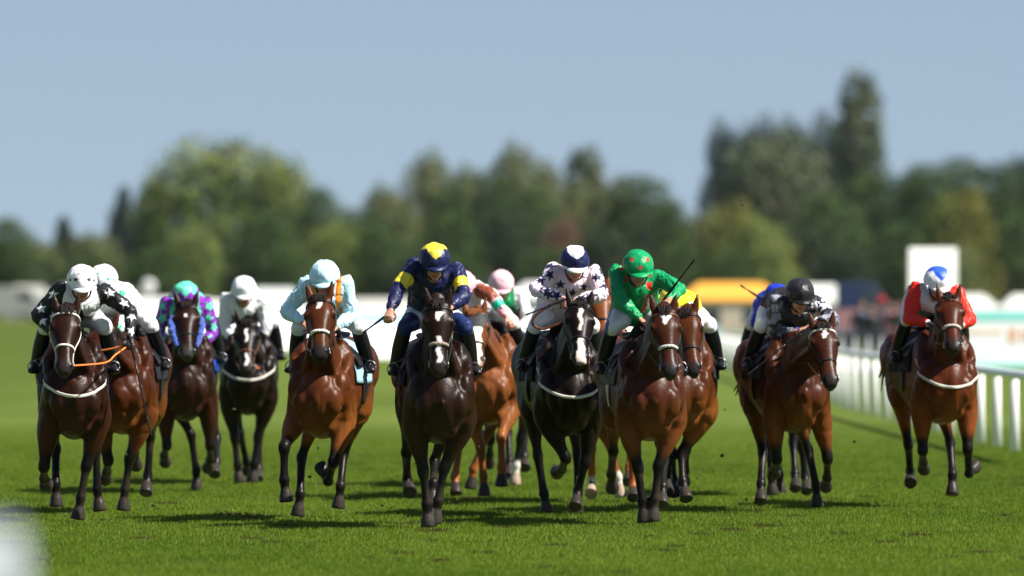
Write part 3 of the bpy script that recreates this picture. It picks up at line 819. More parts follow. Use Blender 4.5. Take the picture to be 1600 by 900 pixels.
def plain(torso, arm=None, mot=None, armmot=None):
    def f(co, no, best, t, X):
        c = full(len(co), torso); c[best > 0] = arm or torso
        if mot is not None: m = (noise(co+X['hc'], 22) > .60) & (best == 0); c[m] = mot
        if armmot is not None: m = (noise(co+X['hc'], 24) > .52) & (best > 0); c[m] = armmot
        return c
    return f
def s_navy(co, no, best, t, X):
    c = full(len(co), NAVY); c[((best == 1) & (t > .52)) & (t < .88)] = YEL; c[((best == 3) & (t > .45)) & (t < .80)] = YEL; return c
def s_sky(co, no, best, t, X):
    c = full(len(co), SKYB); lat = (co-X['neck'])@X['L']
    c[(np.abs(np.abs(lat)-.098) < .022) & (best == 0)] = ORG; m = noise(co, 26) > .66; c[m & (best > 0)] = (.62, .84, .9); return c
def s_pinkgreen(co, no, best, t, X):
    c = full(len(co), WHT); m = best == 3; c[m & (t > .35)] = (.25, .06, .03); m = best == 4; c[m] = PNK; c[m & (t > .28) & (t < .58)] = (.02, .5, .3)
    r_ = co-X['sh'][1]; c[(best > 0) & (best != 4) & star(r_@X['L'], r_[:, 2]-.02, .035)] = (.02, .45, .3); return c
def s_greenwhite(co, no, best, t, X):
    c = full(len(co), GRN); c[(best > 0)] = WHT; return c
def s_pinkstar(co, no, best, t, X):
    c = silk_stars(PALE, PALE, (.012, .012, .06), .055, ((.15, .4), (.45, -.4), (.8, .2), (.55, 1.3)), tstars=((-.10, .03), (.09, .05), (.0, .1), (-.05, .2), (.08, .17)))(co, no, best, t, X)
    return c
def s_emerald(co, no, best, t, X):
    c = full(len(co), GRN); lat = (co-X['neck'])@X['L']; m = (np.abs(np.abs(lat)-.10) < .025) & (best == 0) & (noise(co, 30) > .5); c[m] = (.6, .03, .02); return c
def s_yelwhite(co, no, best, t, X):
    c = full(len(co), (.80, .74, .02)); c[(best > 0) & ((t > .35) | (best == 2) | (best == 4))] = WHT; return c
def s_camo(co, no, best, t, X):
    c = full(len(co), (.018, .018, .022)); m = best > 0; n_ = noise(co*[1, 1, 1.5], 24)
    c[m] = (.07, .07, .10); c[m & (n_ > .54)] = (.28, .28, .34); c[m & (n_ < .38)] = (.03, .03, .04)
    c[(best == 3) & (t < .75)] = (.02, .02, .025)
    r_ = co-X['sh'][1]; mm = (best == 3) & (t > .15) & (t < .62) & ((no@X['F']) > .0); c[mm] = (.75, .76, .8); c[mm & (noise(co, 55) > .58)] = (.02, .02, .05); return c
def s_red(co, no, best, t, X):
    c = full(len(co), (.62, .62, .68)); c[best > 0] = RED; lat = (co-X['neck'])@X['L']
    c[(np.abs(lat-.095) < .026) & (best == 0)] = BLU; c[(co[:, 2] < X['neck'][2]-.24) & (best == 0)] = NAVY
    c[((best == 2) | (best == 4)) & (t > .9)] = WHT; return c
def s_purple(co, no, best, t, X):
    c = silk_stars(MINT, PUR, MINT, .06, ((.12, .3), (.5, -.4), (.8, .3)))(co, no, best, t, X); c[(best == 2) & (t < .35) & (noise(co, 20) > .45)] = MINT; c[(best == 4) & (t < .3) & (noise(co, 20) > .5)] = MINT; return c
def cap_purple(x, y, z):
    c = full(len(x), PUR); az = np.arctan2(x, y); r = np.arccos(np.clip(z, -1, 1)); a = np.abs(((az+.45) % .9)-.45)/.45
    c[r < 1.35*(1-a)+.8*a] = MINT; return c
def cap_emerald(x, y, z):
    c = full(len(x), GRN); az = np.arctan2(x, y)
    for (zz, a, r) in ((.30, 0, .13), (.70, .75, .13), (.70, -.75, .13), (.2, 1.4, .13), (.2, -1.4, .13)):
        m = np.hypot((az-a)*np.sqrt(1-zz*zz), (z-zz)*1.1) < r; c[m] = (.62, .05, .03)
    return c
def cap_spot(x, y, z):
    return cap_v(NAVY, YEL, pts=3, hi=1.15, lo=.42)(x, y, z)

# ------------------------------------------------------------------ the field of runners
DKB, BAY, BRT, CHE = (.03, .010, .005), (.085, .021, .006), (.125, .033, .008), (.20, .062, .016)
Hs = [
 dict(id=1, cx=118, D=62, yaw=5, poll=(103, 478), muz=(100, 584), coat=(.038, .011, .005), brow='w', bridle='w', bp='w', rein='o', bpz=1.03, cloth=(.02, .02, .03),
      label='leftmost dark bay racehorse with white browband and pale breastplate',
      fl=[(((66, 752), (66, 770), (70, 780)), (1, -1, -1)), (((129, 750), (125, 786), (120, 816)), (1, -1, 1))],
      hl=[(((87, 700), (87, 757), (89, 797)), (-1, 1, 1)), (((150, 700), (152, 775), (157, 808)), (-1, 1, 1))]),
 dict(id=2, cx=188, D=64.2, yaw=-3, poll=(164, 503), muz=(146, 582), coat=BAY, bridle='k', rein='o', cloth=(.02, .02, .03), hyaw=-10,
      label='bay racehorse half hidden behind the leftmost horse with the white browband',
      fl=[(((172, 735), (170, 752), (168, 765)), (1, -1, -1)), (((191, 748), (192, 784), (191, 812)), (1, -1, 1))],
      hl=[(((206, 668), (210, 706), (213, 730)), (-1, -1, -1)), (((235, 681), (231, 744), (228, 772)), (-1, 1, 1))]),
 dict(id=3, cx=291, D=71, yaw=2, poll=(291, 470), muz=(292, 556), coat=(.034, .010, .005), cheek=(.02, .07, .42), cloth=(.02, .07, .42), blaze=[(.25, .31, .014, .012, .0)],
      label='dark bay racehorse with blue sheepskin cheek pads on its bridle, third from the left', bpz=1.03, mz=(.035, .03, .028),
      fl=[(((262, 733), (258, 748), (260, 760)), (1, -1, -1)), (((329, 715), (329, 737), (325, 752)), (1, -1, -1))],
      hl=[(((304, 690), (307, 738), (307, 778)), (-1, 1, 1)), (((340, 690), (338, 720), (335, 742)), (-1, 1, 1))]),
 dict(id=4, cx=388, D=74.5, yaw=2, poll=(385, 497), muz=(386, 582), coat=(.014, .0065, .0045), rein='o', bp='w', bpz=1.02, bridle='b', blaze=[(.2, .45, .013, .010, .0), (.66, .9, .010, .016, .0)],
      label='near black racehorse with a broken white blaze, under the jockey all in white',
      fl=[(((373, 722), (373, 746), (375, 764)), (1, 1, 1)), (((397, 705), (395, 740), (393, 764)), (1, 1, 1))],
      hl=[(((380, 700), (385, 722), (386, 736)), (-1, -1, -1)), (((402, 700), (404, 730), (403, 750)), (-1, 1, 1))]),
 dict(id=5, cx=497, D=62.3, yaw=-7, poll=(500, 460), muz=(500, 560), coat=BRT, nose=(.75, .72, .68), cloth=(.30, .50, .62), blaze=[(.10, .24, .026, .014, .0)],
      label='bright bay racehorse with small white star and pale noseband, under the pale blue rider',
      fl=[(((444, 699), (444, 751), (448, 788)), (1, -1, 1)), (((521, 722), (513, 752), (501, 728)), (1, -1, -1))],
      hl=[(((468, 724), (469, 772), (464, 814)), (-1, 1, 1)), (((537, 709), (532, 760), (528, 797)), (-1, 1, 1))]),
 dict(warm=.9, id=6, cx=690, D=60.3, yaw=5, poll=(684, 466), muz=(686, 586), coat=(.026, .0098, .005), blaze=[(.16, .29, .034, .008, .0), (.50, .86, .017, .018, .0)], nose=(.30, .24, .19),
      cloth=(.01, .012, .03), label='dark brown racehorse with a white star and stripe, under the jockey in navy',
      fl=[(((665, 757), (668, 803), (669, 828)), (1, -1, 1)), (((692, 736), (682, 796), (678, 825)), (1, -1, 1))],
      hl=[(((635, 707), (636, 749), (641, 769)), (-1, -1, 1)), (((679, 720), (677, 755), (675, 790)), (-1, 1, 1))]),
 dict(warm=.35, id=7, cx=763, D=69, yaw=-4, poll=(742, 482), muz=(744, 572), coat=CHE, points=0, pt=(.2, .07, .02), hood=(.018, .02, .026), blaze=[(.2, .95, .062, .05, .0)], bzc=(.8, .74, .62), mz=(.4, .25, .18),
      mane=(.2, .07, .02), label='chestnut racehorse with a dark cloth hood and broad white face',
      fl=[(((751, 700), (755, 743), (757, 777)), (1, -1, 1)), (((783, 683), (784, 737), (783, 780)), (1, -1, 1))],
      hl=[(((708, 712), (711, 745), (713, 773)), (-1, 1, 1)), (((735, 712), (735, 745), (735, 768)), (-1, 1, 1))]),
 dict(id=8, cx=800, D=73.5, yaw=2, poll=(795, 495), muz=(794, 578), coat=(.07, .019, .007), bp='w', bpz=1.02, sock='0100', blaze=[(.3, .9, .018, .03, .0)],
      label='bay racehorse with one white front sock, under the rider in a pink cap',
      fl=[(((766, 700), (765, 722), (764, 738)), (1, -1, -1)), (((807, 709), (803, 748), (803, 774)), (1, 1, 1))],
      hl=[(((800, 690), (796, 720), (795, 745)), (-1, 1, 1)), (((820, 680), (819, 712), (820, 732)), (-1, 1, 1))]),
 dict(id=9, cx=893, D=63.5, yaw=8, poll=(905, 470), muz=(907, 566), coat=(.013, .0065, .004), bp='w', bpz=1.0, rein='b', blaze=[(.08, .5, .020, .011, .0), (.62, 1.0, .018, .045, .0)], bzc=(.74, .62, .56), ear=.35,
      label='black racehorse with white stripe and pink white muzzle, under the pale pink rider',
      fl=[(((890, 728), (884, 745), (876, 750)), (1, -1, -1)), (((914, 725), (903, 766), (899, 793)), (1, -1, 1))],
      hl=[(((841, 720), (851, 784), (855, 810)), (-1, 1, 1)), (((905, 735), (903, 785), (901, 811)), (-1, 1, 1))]),
 dict(warm=.35, id=10, cx=957, D=67.5, yaw=-1, poll=(934, 446), muz=(946, 535), coat=(.21, .055, .014), points=0, sock='1010', hyaw=-8, cloth=(.4, .02, .02),
      label='chestnut racehorse with white socks just behind the black horse',
      fl=[(((972, 730), (971, 772), (973, 795)), (1, -1, 1)), (((986, 725), (989, 757), (990, 779)), (1, 1, 1))],
      hl=[(((923, 720), (925, 752), (924, 772)), (-1, -1, 1)), (((985, 700), (984, 730), (982, 755)), (-1, 1, 1))]),
 dict(id=11, cx=1022, D=61.3, yaw=7, poll=(1037, 478), muz=(1048, 588), coat=(.085, .021, .007), nose=(.5, .5, .5), bridle='k', brow='b', blaze=[(.12, .28, .044, .006, .0)], hyaw=4, cloth=(.12, .12, .13), girth='w', ear=.3,
      label='bay racehorse with a white triangle on its forehead, under the rider in green',
      fl=[(((1003, 757), (1006, 800), (1007, 824)), (1, -1, 1)), (((1029, 728), (1022, 788), (1019, 820)), (1, -1, 1))],
      hl=[(((958, 704), (955, 741), (957, 765)), (-1, -1, -1)), (((1037, 720), (1035, 760), (1034, 790)), (-1, 1, 1))]),
 dict(id=12, cx=1066, D=64.7, yaw=-2, poll=(1072, 480), muz=(1084, 586), coat=BRT, label='bright bay racehorse tucked beside the triangle-faced bay, its rider in yellow and white', hyaw=6,
      fl=[(((1049, 737), (1047, 766), (1047, 790)), (1, -1, 1)), (((1060, 717), (1067, 752), (1073, 781)), (1, 1, 1))],
      hl=[(((1052, 720), (1052, 750), (1053, 770)), (-1, 1, 1)), (((1072, 702), (1070, 735), (1068, 755)), (-1, -1, -1))]),
 dict(id=13, cx=1252, D=65, yaw=10, poll=(1284, 504), muz=(1299, 604), coat=(.085, .021, .006), brow='w', rein='o', blaze=[(.12, .26, .016, .014, .0), (.17, .20, .028, .028, 0)], hyaw=5, cloth=(.03, .03, .035), girth='k',
      label='bay racehorse with a white star under the rider in black and silver',
      fl=[(((1216, 748), (1214, 760), (1212, 770)), (1, -1, -1)), (((1294, 720), (1293, 750), (1291, 765)), (1, -1, -1))],
      hl=[(((1192, 708), (1189, 756), (1189, 785)), (-1, 1, 1)), (((1263, 703), (1275, 759), (1277, 795)), (-1, 1, 1))]),
 dict(id=14, cx=1228, D=70, yaw=4, poll=(1222, 508), muz=(1222, 590), coat=(.034, .010, .005), label='dark racehorse almost hidden behind the black and silver rider, only lower legs showing',
      fl=[(((1206, 722), (1206, 752), (1207, 776)), (1, 1, 1)), (((1252, 722), (1258, 750), (1261, 769)), (1, 1, 1))],
      hl=[(((1219, 716), (1220, 752), (1221, 782)), (-1, 1, 1)), (((1240, 710), (1242, 740), (1243, 765)), (-1, 1, 1))]),
 dict(id=15, cx=1484, D=66.3, yaw=10, lift=.05, poll=(1482, 460), muz=(1490, 540), coat=(.11, .023, .006), bp='w', bpz=1.0, nose=(.5, .46, .4), hyaw=6, rein='k', brow='b',
      label='rightmost bright bay racehorse beside the rails, under the rider with red sleeves',
      fl=[(((1442, 722), (1443, 740), (1444, 752)), (1, -1, -1)), (((1512, 702), (1514, 740), (1525, 728)), (1, -1, -1))],
      hl=[(((1421, 707), (1422, 736), (1423, 755)), (-1, -1, 1)), (((1485, 693), (1488, 742), (1488, 774)), (-1, 1, 1))]),
]
Js = {
 1: dict(hc=(128, 435), arm=[((88, 446), (57, 497), (92, 528), (1, 1)), ((170, 452), (203, 487), (203, 530), (1, 1))], col=silk_stars(WHT, BLK, WHT, .048, chest=BLK), cap=cap_stars(WHT, BLK), peak=WHT, glove=np.array([.015, .015, .015]),
         label='jockey with white stars on black sleeves and a white cap with black stars'),
 2: dict(hc=(161, 434), arm=[((141, 455), (134, 500), (152, 520)), ((186, 458), (202, 495), (176, 520))], col=silk_stars(WHT, WHT, (.02, .40, .22), .05, tstars=((.13, .03), (-.1, .1))), cap=cap_stars(WHT, (.02, .40, .22)), peak=WHT,
         label='jockey in white silks and white cap with green stars'),
 3: dict(hc=(290, 458), arm=[((262, 474), (244, 527), (278, 545)), ((320, 474), (335, 530), (305, 545))], col=s_purple, cap=cap_purple, peak=PUR, breech=(.02, .02, .03), label='jockey in purple silks with mint green stars and a mint and purple cap'),
 4: dict(hc=(381, 449), arm=[((357, 466), (349, 512), (370, 538)), ((409, 466), (416, 515), (404, 550))], col=plain(WHT), cap=solid(WHT), peak=WHT, label='jockey all in white with a white cap, farthest back in the field'),
 5: dict(hc=(507, 428), arm=[((476, 437), (441, 492), (474, 505)), ((536, 441), (549, 500), (524, 512))], col=s_sky, cap=solid((.52, .78, .88)), peak=(.52, .78, .88), label='jockey in pale blue silks with orange braces and a pale blue cap'),
 6: dict(hc=(679, 402), arm=[((643, 412), (622, 452), (610, 485), (1, 1)), ((719, 418), (727, 462), (704, 480))], col=s_navy, cap=cap_spot, peak=NAVY, lowblue=(.012, .025, .10), free=-1,
         label='jockey in navy silks with yellow armbands, whip arm stretched out'),
 7: dict(hc=(722, 442), arm=[((702, 458), (692, 495), (720, 515)), ((748, 443), (768, 463), (792, 496), (1, 1))], col=s_pinkgreen, cap=solid(PNK), peak=PNK, free=1, label='jockey half hidden behind the navy rider, pink sleeve with a green band'),
 8: dict(hc=(783, 440), arm=[((762, 458), (756, 500), (780, 520)), ((812, 458), (826, 500), (806, 522))], col=s_greenwhite, cap=solid((.82, .50, .57)), peak=(.8, .45, .52), label='jockey in a pale pink cap with green silks and white sleeves'),
 9: dict(hc=(898, 405), arm=[((866, 424), (838, 452), (880, 466), (1, 1)), ((932, 426), (941, 462), (897, 470))], col=s_pinkstar, cap=cap_v(NAVY, WHT, pts=2, hi=1.0, lo=.3, ph=0), peak=WHT,
         label='jockey in pale pink silks with navy stars and a navy cap'),
 10: dict(hc=(978, 440), arm=[((945, 446), (938, 480), (952, 505)), ((985, 446), (992, 485), (975, 508))], col=plain(RED), cap=solid(RED), peak=RED, label='jockey in red hidden behind the rider in green, on the chestnut with white socks'),
 11: dict(hc=(997, 412), arm=[((962, 420), (966, 468), (1000, 498), (1, 1)), ((1040, 428), (1062, 452), (1044, 470), (1, 1))], col=s_emerald, cap=cap_emerald, peak=GRN, stripe=(.07, .13, .34),
         label='jockey in emerald green silks and a green cap with red spots'),
 12: dict(hc=(1053, 466), arm=[((1022, 462), (1014, 495), (1040, 515)), ((1069, 455), (1090, 500), (1083, 535), (1, 1))], col=s_yelwhite, cap=solid((.8, .7, .03)), peak=WHT, label='jockey in yellow silks with white sleeves, half hidden behind the rider in green'),
 13: dict(hc=(1250, 455), arm=[((1216, 470), (1204, 522), (1244, 518), (1, 1)), ((1284, 468), (1303, 500), (1262, 512), (1, 1))], col=s_camo, cap=solid((.017, .017, .02)), peak=(.01, .01, .012),
          label='jockey in black silks with mottled silver sleeves and a black cap'),
 14: dict(hc=(1214, 462), arm=[((1198, 470), (1183, 505), (1200, 528), (1, 1)), ((1238, 472), (1248, 508), (1226, 528))], col=plain((.012, .035, .42)), cap=solid((.012, .035, .42)), peak=BLK, label='jockey in royal blue hidden behind the black and silver rider'),
 15: dict(hc=(1466, 436), arm=[((1433, 451), (1419, 497), (1453, 506), (1, 1)), ((1500, 453), (1517, 498), (1500, 508), (1, 1))], col=s_red, cap=cap_v(WHT, (.03, .10, .62), pts=3, hi=1.15, lo=.35), peak=WHT, glove=np.array([.012, .014, .03]),
          label='jockey with red sleeves and a white cap with a blue star top'),
}
import os
only = None
for H in Hs:
    if only and H['id'] not in only: continue
    H['cx'] = H['cx']
    horse(H); J = Js[H['id']]; J['fr'] = H['fr']; jockey(J, H)
W = {H['id']: H for H in Hs}
def ok(*i): return all('hnd' in Js[k] for k in i)
if ok(1): whip(Js[1], (204, 532), (236, 680), 'thin black whip hanging from the glove of the black and white starred rider', .25)
if ok(6): whip(Js[6], (609, 489), (567, 520), 'black whip with a padded flap in the outstretched hand of the navy rider', .2)
if ok(11): whip(Js[11], (1040, 465), (1086, 404), 'black whip pointing up beside the rider in green', .2)
if ok(13): whip(Js[13], (1250, 520), (1168, 586), 'dark whip lying back along the saddle of the black and silver rider', .25)
if ok(14): whip(Js[14], (1192, 468), (1157, 446), 'dark whip raised behind the rider in royal blue', .1)
if ok(9): whip(Js[9], (882, 468), (822, 492), 'whip held sideways by the rider in pink with navy stars', .3)

# flying clods of turf
for i in range(16):
    px, py, D = [(365, 640, 66), (585, 690, 63), (560, 640, 64), (497, 700, 63), (484, 745, 62.5), (1128, 712, 66), (640, 640, 62), (770, 730, 66), (1132, 640, 68), (843, 745, 64), (540, 735, 63.5), (1160, 320, 66), (655, 480, 62), (1335, 690, 67), (240, 790, 64), (590, 760, 62.8)][i]
    m = MB(); s_ = .008+.013*rng.random(); m.ell((0, 0, 0), (s_, s_*.8, s_*.6)); o = m.fused('turf_clod', M['turf'], None, s_*.22, 1, disp=lambda c: (noise(c+i, 60)-.5)*.012)
    o.location = P(px, py, D); tag(o, 'small clod of turf thrown up by the hooves', 'turf clod', 'flying clods of turf')

cm = [o.data for o in C.objects if o.name.startswith('turf_clod')]
for H in Hs:
    if H['id'] in (4, 14, 8): continue
    for k in range(5):
        o = bpy.data.objects.new('turf_clod', cm[int(rng.integers(len(cm)))]); C.objects.link(o); q = H['fr'].O
        o.location = (q[0]+(rng.random()-.5)*1.1, q[1]+rng.random()*2.0-.3, .05+.75*rng.random()**1.6); z_ = .35+.5*rng.random(); o.scale = (z_, z_, z_); o.rotation_euler = tuple(rng.random(3)*6)
        tag(o, 'small clod of turf thrown up by the hooves', 'turf clod', 'flying clods of turf')
if ok(9):
    fr9 = W[9]['fr']; lp = [fr9.px(x_, y_, .75) for x_, y_ in ((884, 466), (858, 478), (838, 492), (832, 506), (846, 514), (868, 508), (896, 494))]
    m = MB(); m.loft(lp, [(.004, .011)]*7, side=(0, 1, 0), n=8, k=4); m.obj('rein', M['brown'], W[9]['root'])

# ------------------------------------------------------------------ running rail (right), made of plastic uprights and a top rail
def poly_at(pl, D):
    return np.interp(D, [p[1] for p in pl], [p[0] for p in pl])
rp = [(6.15, 78), (5.93, 90.6), (5.42, 123), (5.38, 160), (5.2, 195), (4.0, 235)]
rr = empty('running_rail', (5.4, 123, 0), 'white plastic running rail on slim uprights along the right of the course', 'rail')
O = np.array([5.4, 123, 0])
def rail(root, O, pl, D0, D1, step, h, pw=.055):
    n = int((D1-D0)/step)+1
    mp = MB(); mp.loft([(0, 0, 0), (0, 0, h*.5), (0, 0, h)], [(pw*1.15, .03), (pw, .03), (pw*.9, .03)], side=(1, 0, 0), n=10, k=1)
    me = mp.mesh('post'); me.materials.append(M['plastic'])
    me.polygons.foreach_set('use_smooth', [True]*len(me.polygons))
    for i in range(n):
        D = D0+i*step; o = bpy.data.objects.new('post', me); C.objects.link(o); o.parent = root; o.location = (poly_at(pl, D)-O[0], D-O[1], -.02-O[2])
    t = MB(); ds = np.linspace(D0-2, D1+2, 40); t.loft([(poly_at(pl, d)-O[0]-.05, d-O[1], h-.02) for d in ds], [(.06, .055)]*40, side=(1, 0, 0), n=12, k=1)
    t.obj('top_rail', M['plastic'], root)
rail(rr, O, rp, 85.4, 206, 2.62, .93)

# ------------------------------------------------------------------ hoardings round the bend
def panel(name, a, b, h, colr, label, cat, group, z0=.02, band=None, lean=0.0):
    a = np.array([a[0], a[1], 0]); b = np.array([b[0], b[1], 0]); d = b-a; L_ = np.linalg.norm(d); u = d/L_; n = np.array([-u[1], u[0], 0]); c = (a+b)/2
    up_ = np.array([0, 0, math.cos(lean)])+n*math.sin(lean); nf = n*math.cos(lean)-np.array([0, 0, math.sin(lean)])
    r = empty(name, c, label, cat, group)
    m = MB(); m.box(up_*(z0+h/2), (L_/2-.02, .03, h/2-.02), (u, nf, up_)); m.obj('board', M['paint'], r, smooth=False, col=colr)
    if band is not None:
        m = MB(); m.box(-nf*.038+up_*(z0+h*band[0]), (L_/2-.05, .008, h*band[1]), (u, nf, up_)); m.obj('band', M['paint'], r, smooth=False, col=band[2])
    for s in (-1, 1):
        m = MB(); m.box(u*s*(L_/2-.1)+n*(.10+h*math.sin(lean)*.9)+np.array([0, 0, h*.45*math.cos(lean)]), (.04, .05, h*.44*math.cos(lean)), (u, n, (0, 0, 1))); m.obj('support', M['steel'], r, smooth=False)
    return r
hp = [(5.0, 203), (2.2, 205), (.2, 207), (-1.9, 213), (-3.9, 221), (-6.0, 240), (-7.9, 268), (-10.2, 300), (-13.5, 350), (-17, 405), (-21, 470), (-25.5, 545), (-30, 610)]
for i in range(len(hp)-1):
    blue = i in (3, 4); xl, xr = hp[i+1][0], hp[i][0]+.05; ym = (hp[i][1]+hp[i+1][1])/2; pa, pb = (xl, ym-.14*(xr-xl)), (xr, ym+.14*(xr-xl))
    panel('hoarding_panel', pa, pb, 1.65 if i < 6 else 1.8, np.array((.80, .81, .80)), 'white hoarding board with a blue stripe behind the whip of the navy rider' if blue else 'plain white hoarding board beyond the course',
          'hoarding', 'blue striped hoarding boards' if blue else 'plain white hoarding boards', lean=.55, band=(.82, .12, np.array((.22, .46, .80))) if blue else (.88, .08, np.array((.50, .54, .52))))
# big advertising board on the right
ad = empty('advertising_board', P(1560, 460, 188)*[1, 1, 0], 'large white advertising board with pale turquoise edges behind the rails at right', 'advertising board')
ad.rotation_euler = (-.12, 0, .10)
m = MB(); m.box((0.6, 0, .72), (1.75, .05, .66)); m.obj('board', M['paint'], ad, smooth=False, col=np.array((.74, .79, .80)))
for z_, h_ in ((1.33, .10), (.10, .05)):
    m = MB(); m.box((0.6, -.06, z_), (1.78, .012, h_)); m.obj('edge_band', M['paint'], ad, smooth=False, col=np.array((.22, .68, .62)))
m = MB()
for k_, (x_, w_) in enumerate(((-.85, .05), (-.7, .04), (-.57, .05), (-.42, .04), (-.28, .05), (-.12, .04), (.02, .05))): m.box((x_, -.056, .92), (w_, .006, .045))
m.obj('small_lettering', M['paint'], ad, smooth=False, col=np.array((.75, .36, .08)))
m = MB()
for (x_, z_, w_, h_) in ((.30, .84, .035, .17), (.37, .97, .10, .035), (.37, .72, .10, .035), (.44, .9, .03, .09), (.62, .84, .03, .14), (.72, .84, .03, .14), (.85, .84, .03, .14)): m.box((x_, -.056, z_), (w_, .006, h_))
m.obj('large_lettering', M['paint'], ad, smooth=False, col=np.array((.75, .28, .04)))
# dark barrier with white zigzag
for i in range(3):
    a = P(1305+42*i, 500, 175+.4*i); b = P(1305+42*(i+1)-1, 500, 175+.4*i)
    r = panel('banner_barrier', (a[0], a[1]), (b[0], b[1]), .98, np.array((.03, .035, .045)), 'dark crowd barrier banner with a white zigzag, below the dark spectators', 'barrier', 'dark banner barriers with white zigzags')
    Lh = (b-a)[0]/2; mz_ = MB()
    for s in (-.5, .5): 
        V = [(x_, y_, z_) for y_ in (-.062, -.05) for (x_, z_) in ((Lh*(s-.48), .10), (Lh*(s+.48), .10), (Lh*(s+.06), .90), (Lh*(s-.06), .90))]
        mz_.add(V, [(0, 1, 2, 3), (7, 6, 5, 4), (0, 4, 5, 1), (1, 5, 6, 2), (2, 6, 7, 3), (3, 7, 4, 0)])
    mz_.obj('zigzag', M['paint'], r, smooth=False, col=np.array((.75, .76, .78)))
# tall white board behind the right hand rider
wb = empty('white_signboard', P(1457, 460, 205)*[1, 1, 0], 'blank white rectangular signboard on posts behind the red sleeved rider', 'signboard')
wb.rotation_euler.z = .55
m = MB(); m.box((0, 0, 2.25), (.78, .04, .84)); m.obj('board', M['paint'], wb, smooth=False, col=np.array((.80, .80, .80)), bevel=.02)
for s in (-1, 1):
    m = MB(); m.box((s*.5, .09, 1.2), (.05, .04, 1.2)); m.obj('post', M['plastic'], wb, smooth=False)

# ------------------------------------------------------------------ spectators
def spectator(px, D, h, top, leg, label, hat=None, turn=0):
    p = P(px, 460, D); p[2] = 0; r = empty('person', p, label, 'person', 'spectators beyond the rails'); s = h/1.75
    b = MB()
    b.loft([(0, 0, .92*s), (0, 0, 1.15*s), (0, 0, 1.38*s), (0, 0, 1.47*s)], [(.16, .11), (.15, .11), (.19, .11), (.08, .07)], side=(1, 0, 0))
    b.loft([(0, 0, 1.44*s), (0, -.01, 1.55*s)], [.055, .05], side=(1, 0, 0)); b.ell((0, -.01, 1.64*s), (.075, .095, .115)); b.ell((0, -.105, 1.63*s), (.014, .018, .022), n=8)
    for q in (-1, 1):
        b.loft([(q*.19, 0, 1.40*s), (q*.24, .02, 1.14*s), (q*.20, -.10, .93*s), (q*.19, -.13, .85*s)], [.055, .045, .035, .03], side=(1, 0, 0), n=10)
        b.loft([(q*.09, 0, .93*s), (q*.10, -.01, .50*s), (q*.11, .01, .09*s), (q*.11, -.10, .04*s)], [.09, .06, .045, .035], side=(1, 0, 0), n=10)
    def cf(co, no):
        z = co[:, 2]/s; c = full(len(co), top); c[z < .92] = leg; c[(z > 1.48)] = (.45, .24, .17); c[(z > 1.67) | ((z > 1.58) & (co[:, 1] > .01))] = (.05, .03, .02)
        c[(np.abs(co[:, 0]) > .14) & (z < .93) & (z > .8)] = (.45, .24, .17); c[z < .07] = (.02, .02, .02); return c
    b.fused('body', M['skin'], r, .016, 2, cf)
    if hat is not None:
        m = MB(); m.loft([(0, 0, 1.70*s), (0, 0, 1.71*s)], [(.17, .18), (.16, .17)], side=(1, 0, 0), k=1); m.loft([(0, 0, 1.70*s), (0, 0, 1.80*s)], [(.095, .11), (.08, .09)], side=(1, 0, 0), k=1); m.obj('hat', M['cloth'], r, col=np.array(hat))
for (px, D, h, top, leg, hat, lb) in [
    (1346, 184, 1.7, (.03, .04, .07), (.02, .02, .03), None, 'spectator in a dark navy coat, first of the group by the rails'),
    (1362, 181, 1.62, (.02, .02, .025), (.02, .02, .03), None, 'spectator in black standing second in the group behind the zigzag barrier'),
    (1377, 183, 1.75, (.05, .02, .03), (.02, .02, .03), (.3, .03, .05), 'spectator in a dark maroon coat and a red hat'),
    (1392, 185, 1.68, (.45, .08, .12), (.03, .03, .05), None, 'spectator in a pinkish red jacket nearest the red sleeved rider'),
    (1406, 182, 1.7, (.04, .05, .04), (.02, .02, .03), None, 'spectator in dark green partly behind the dark flank of the right hand horse')]:
    spectator(px, D, h, top, leg, lb, hat)

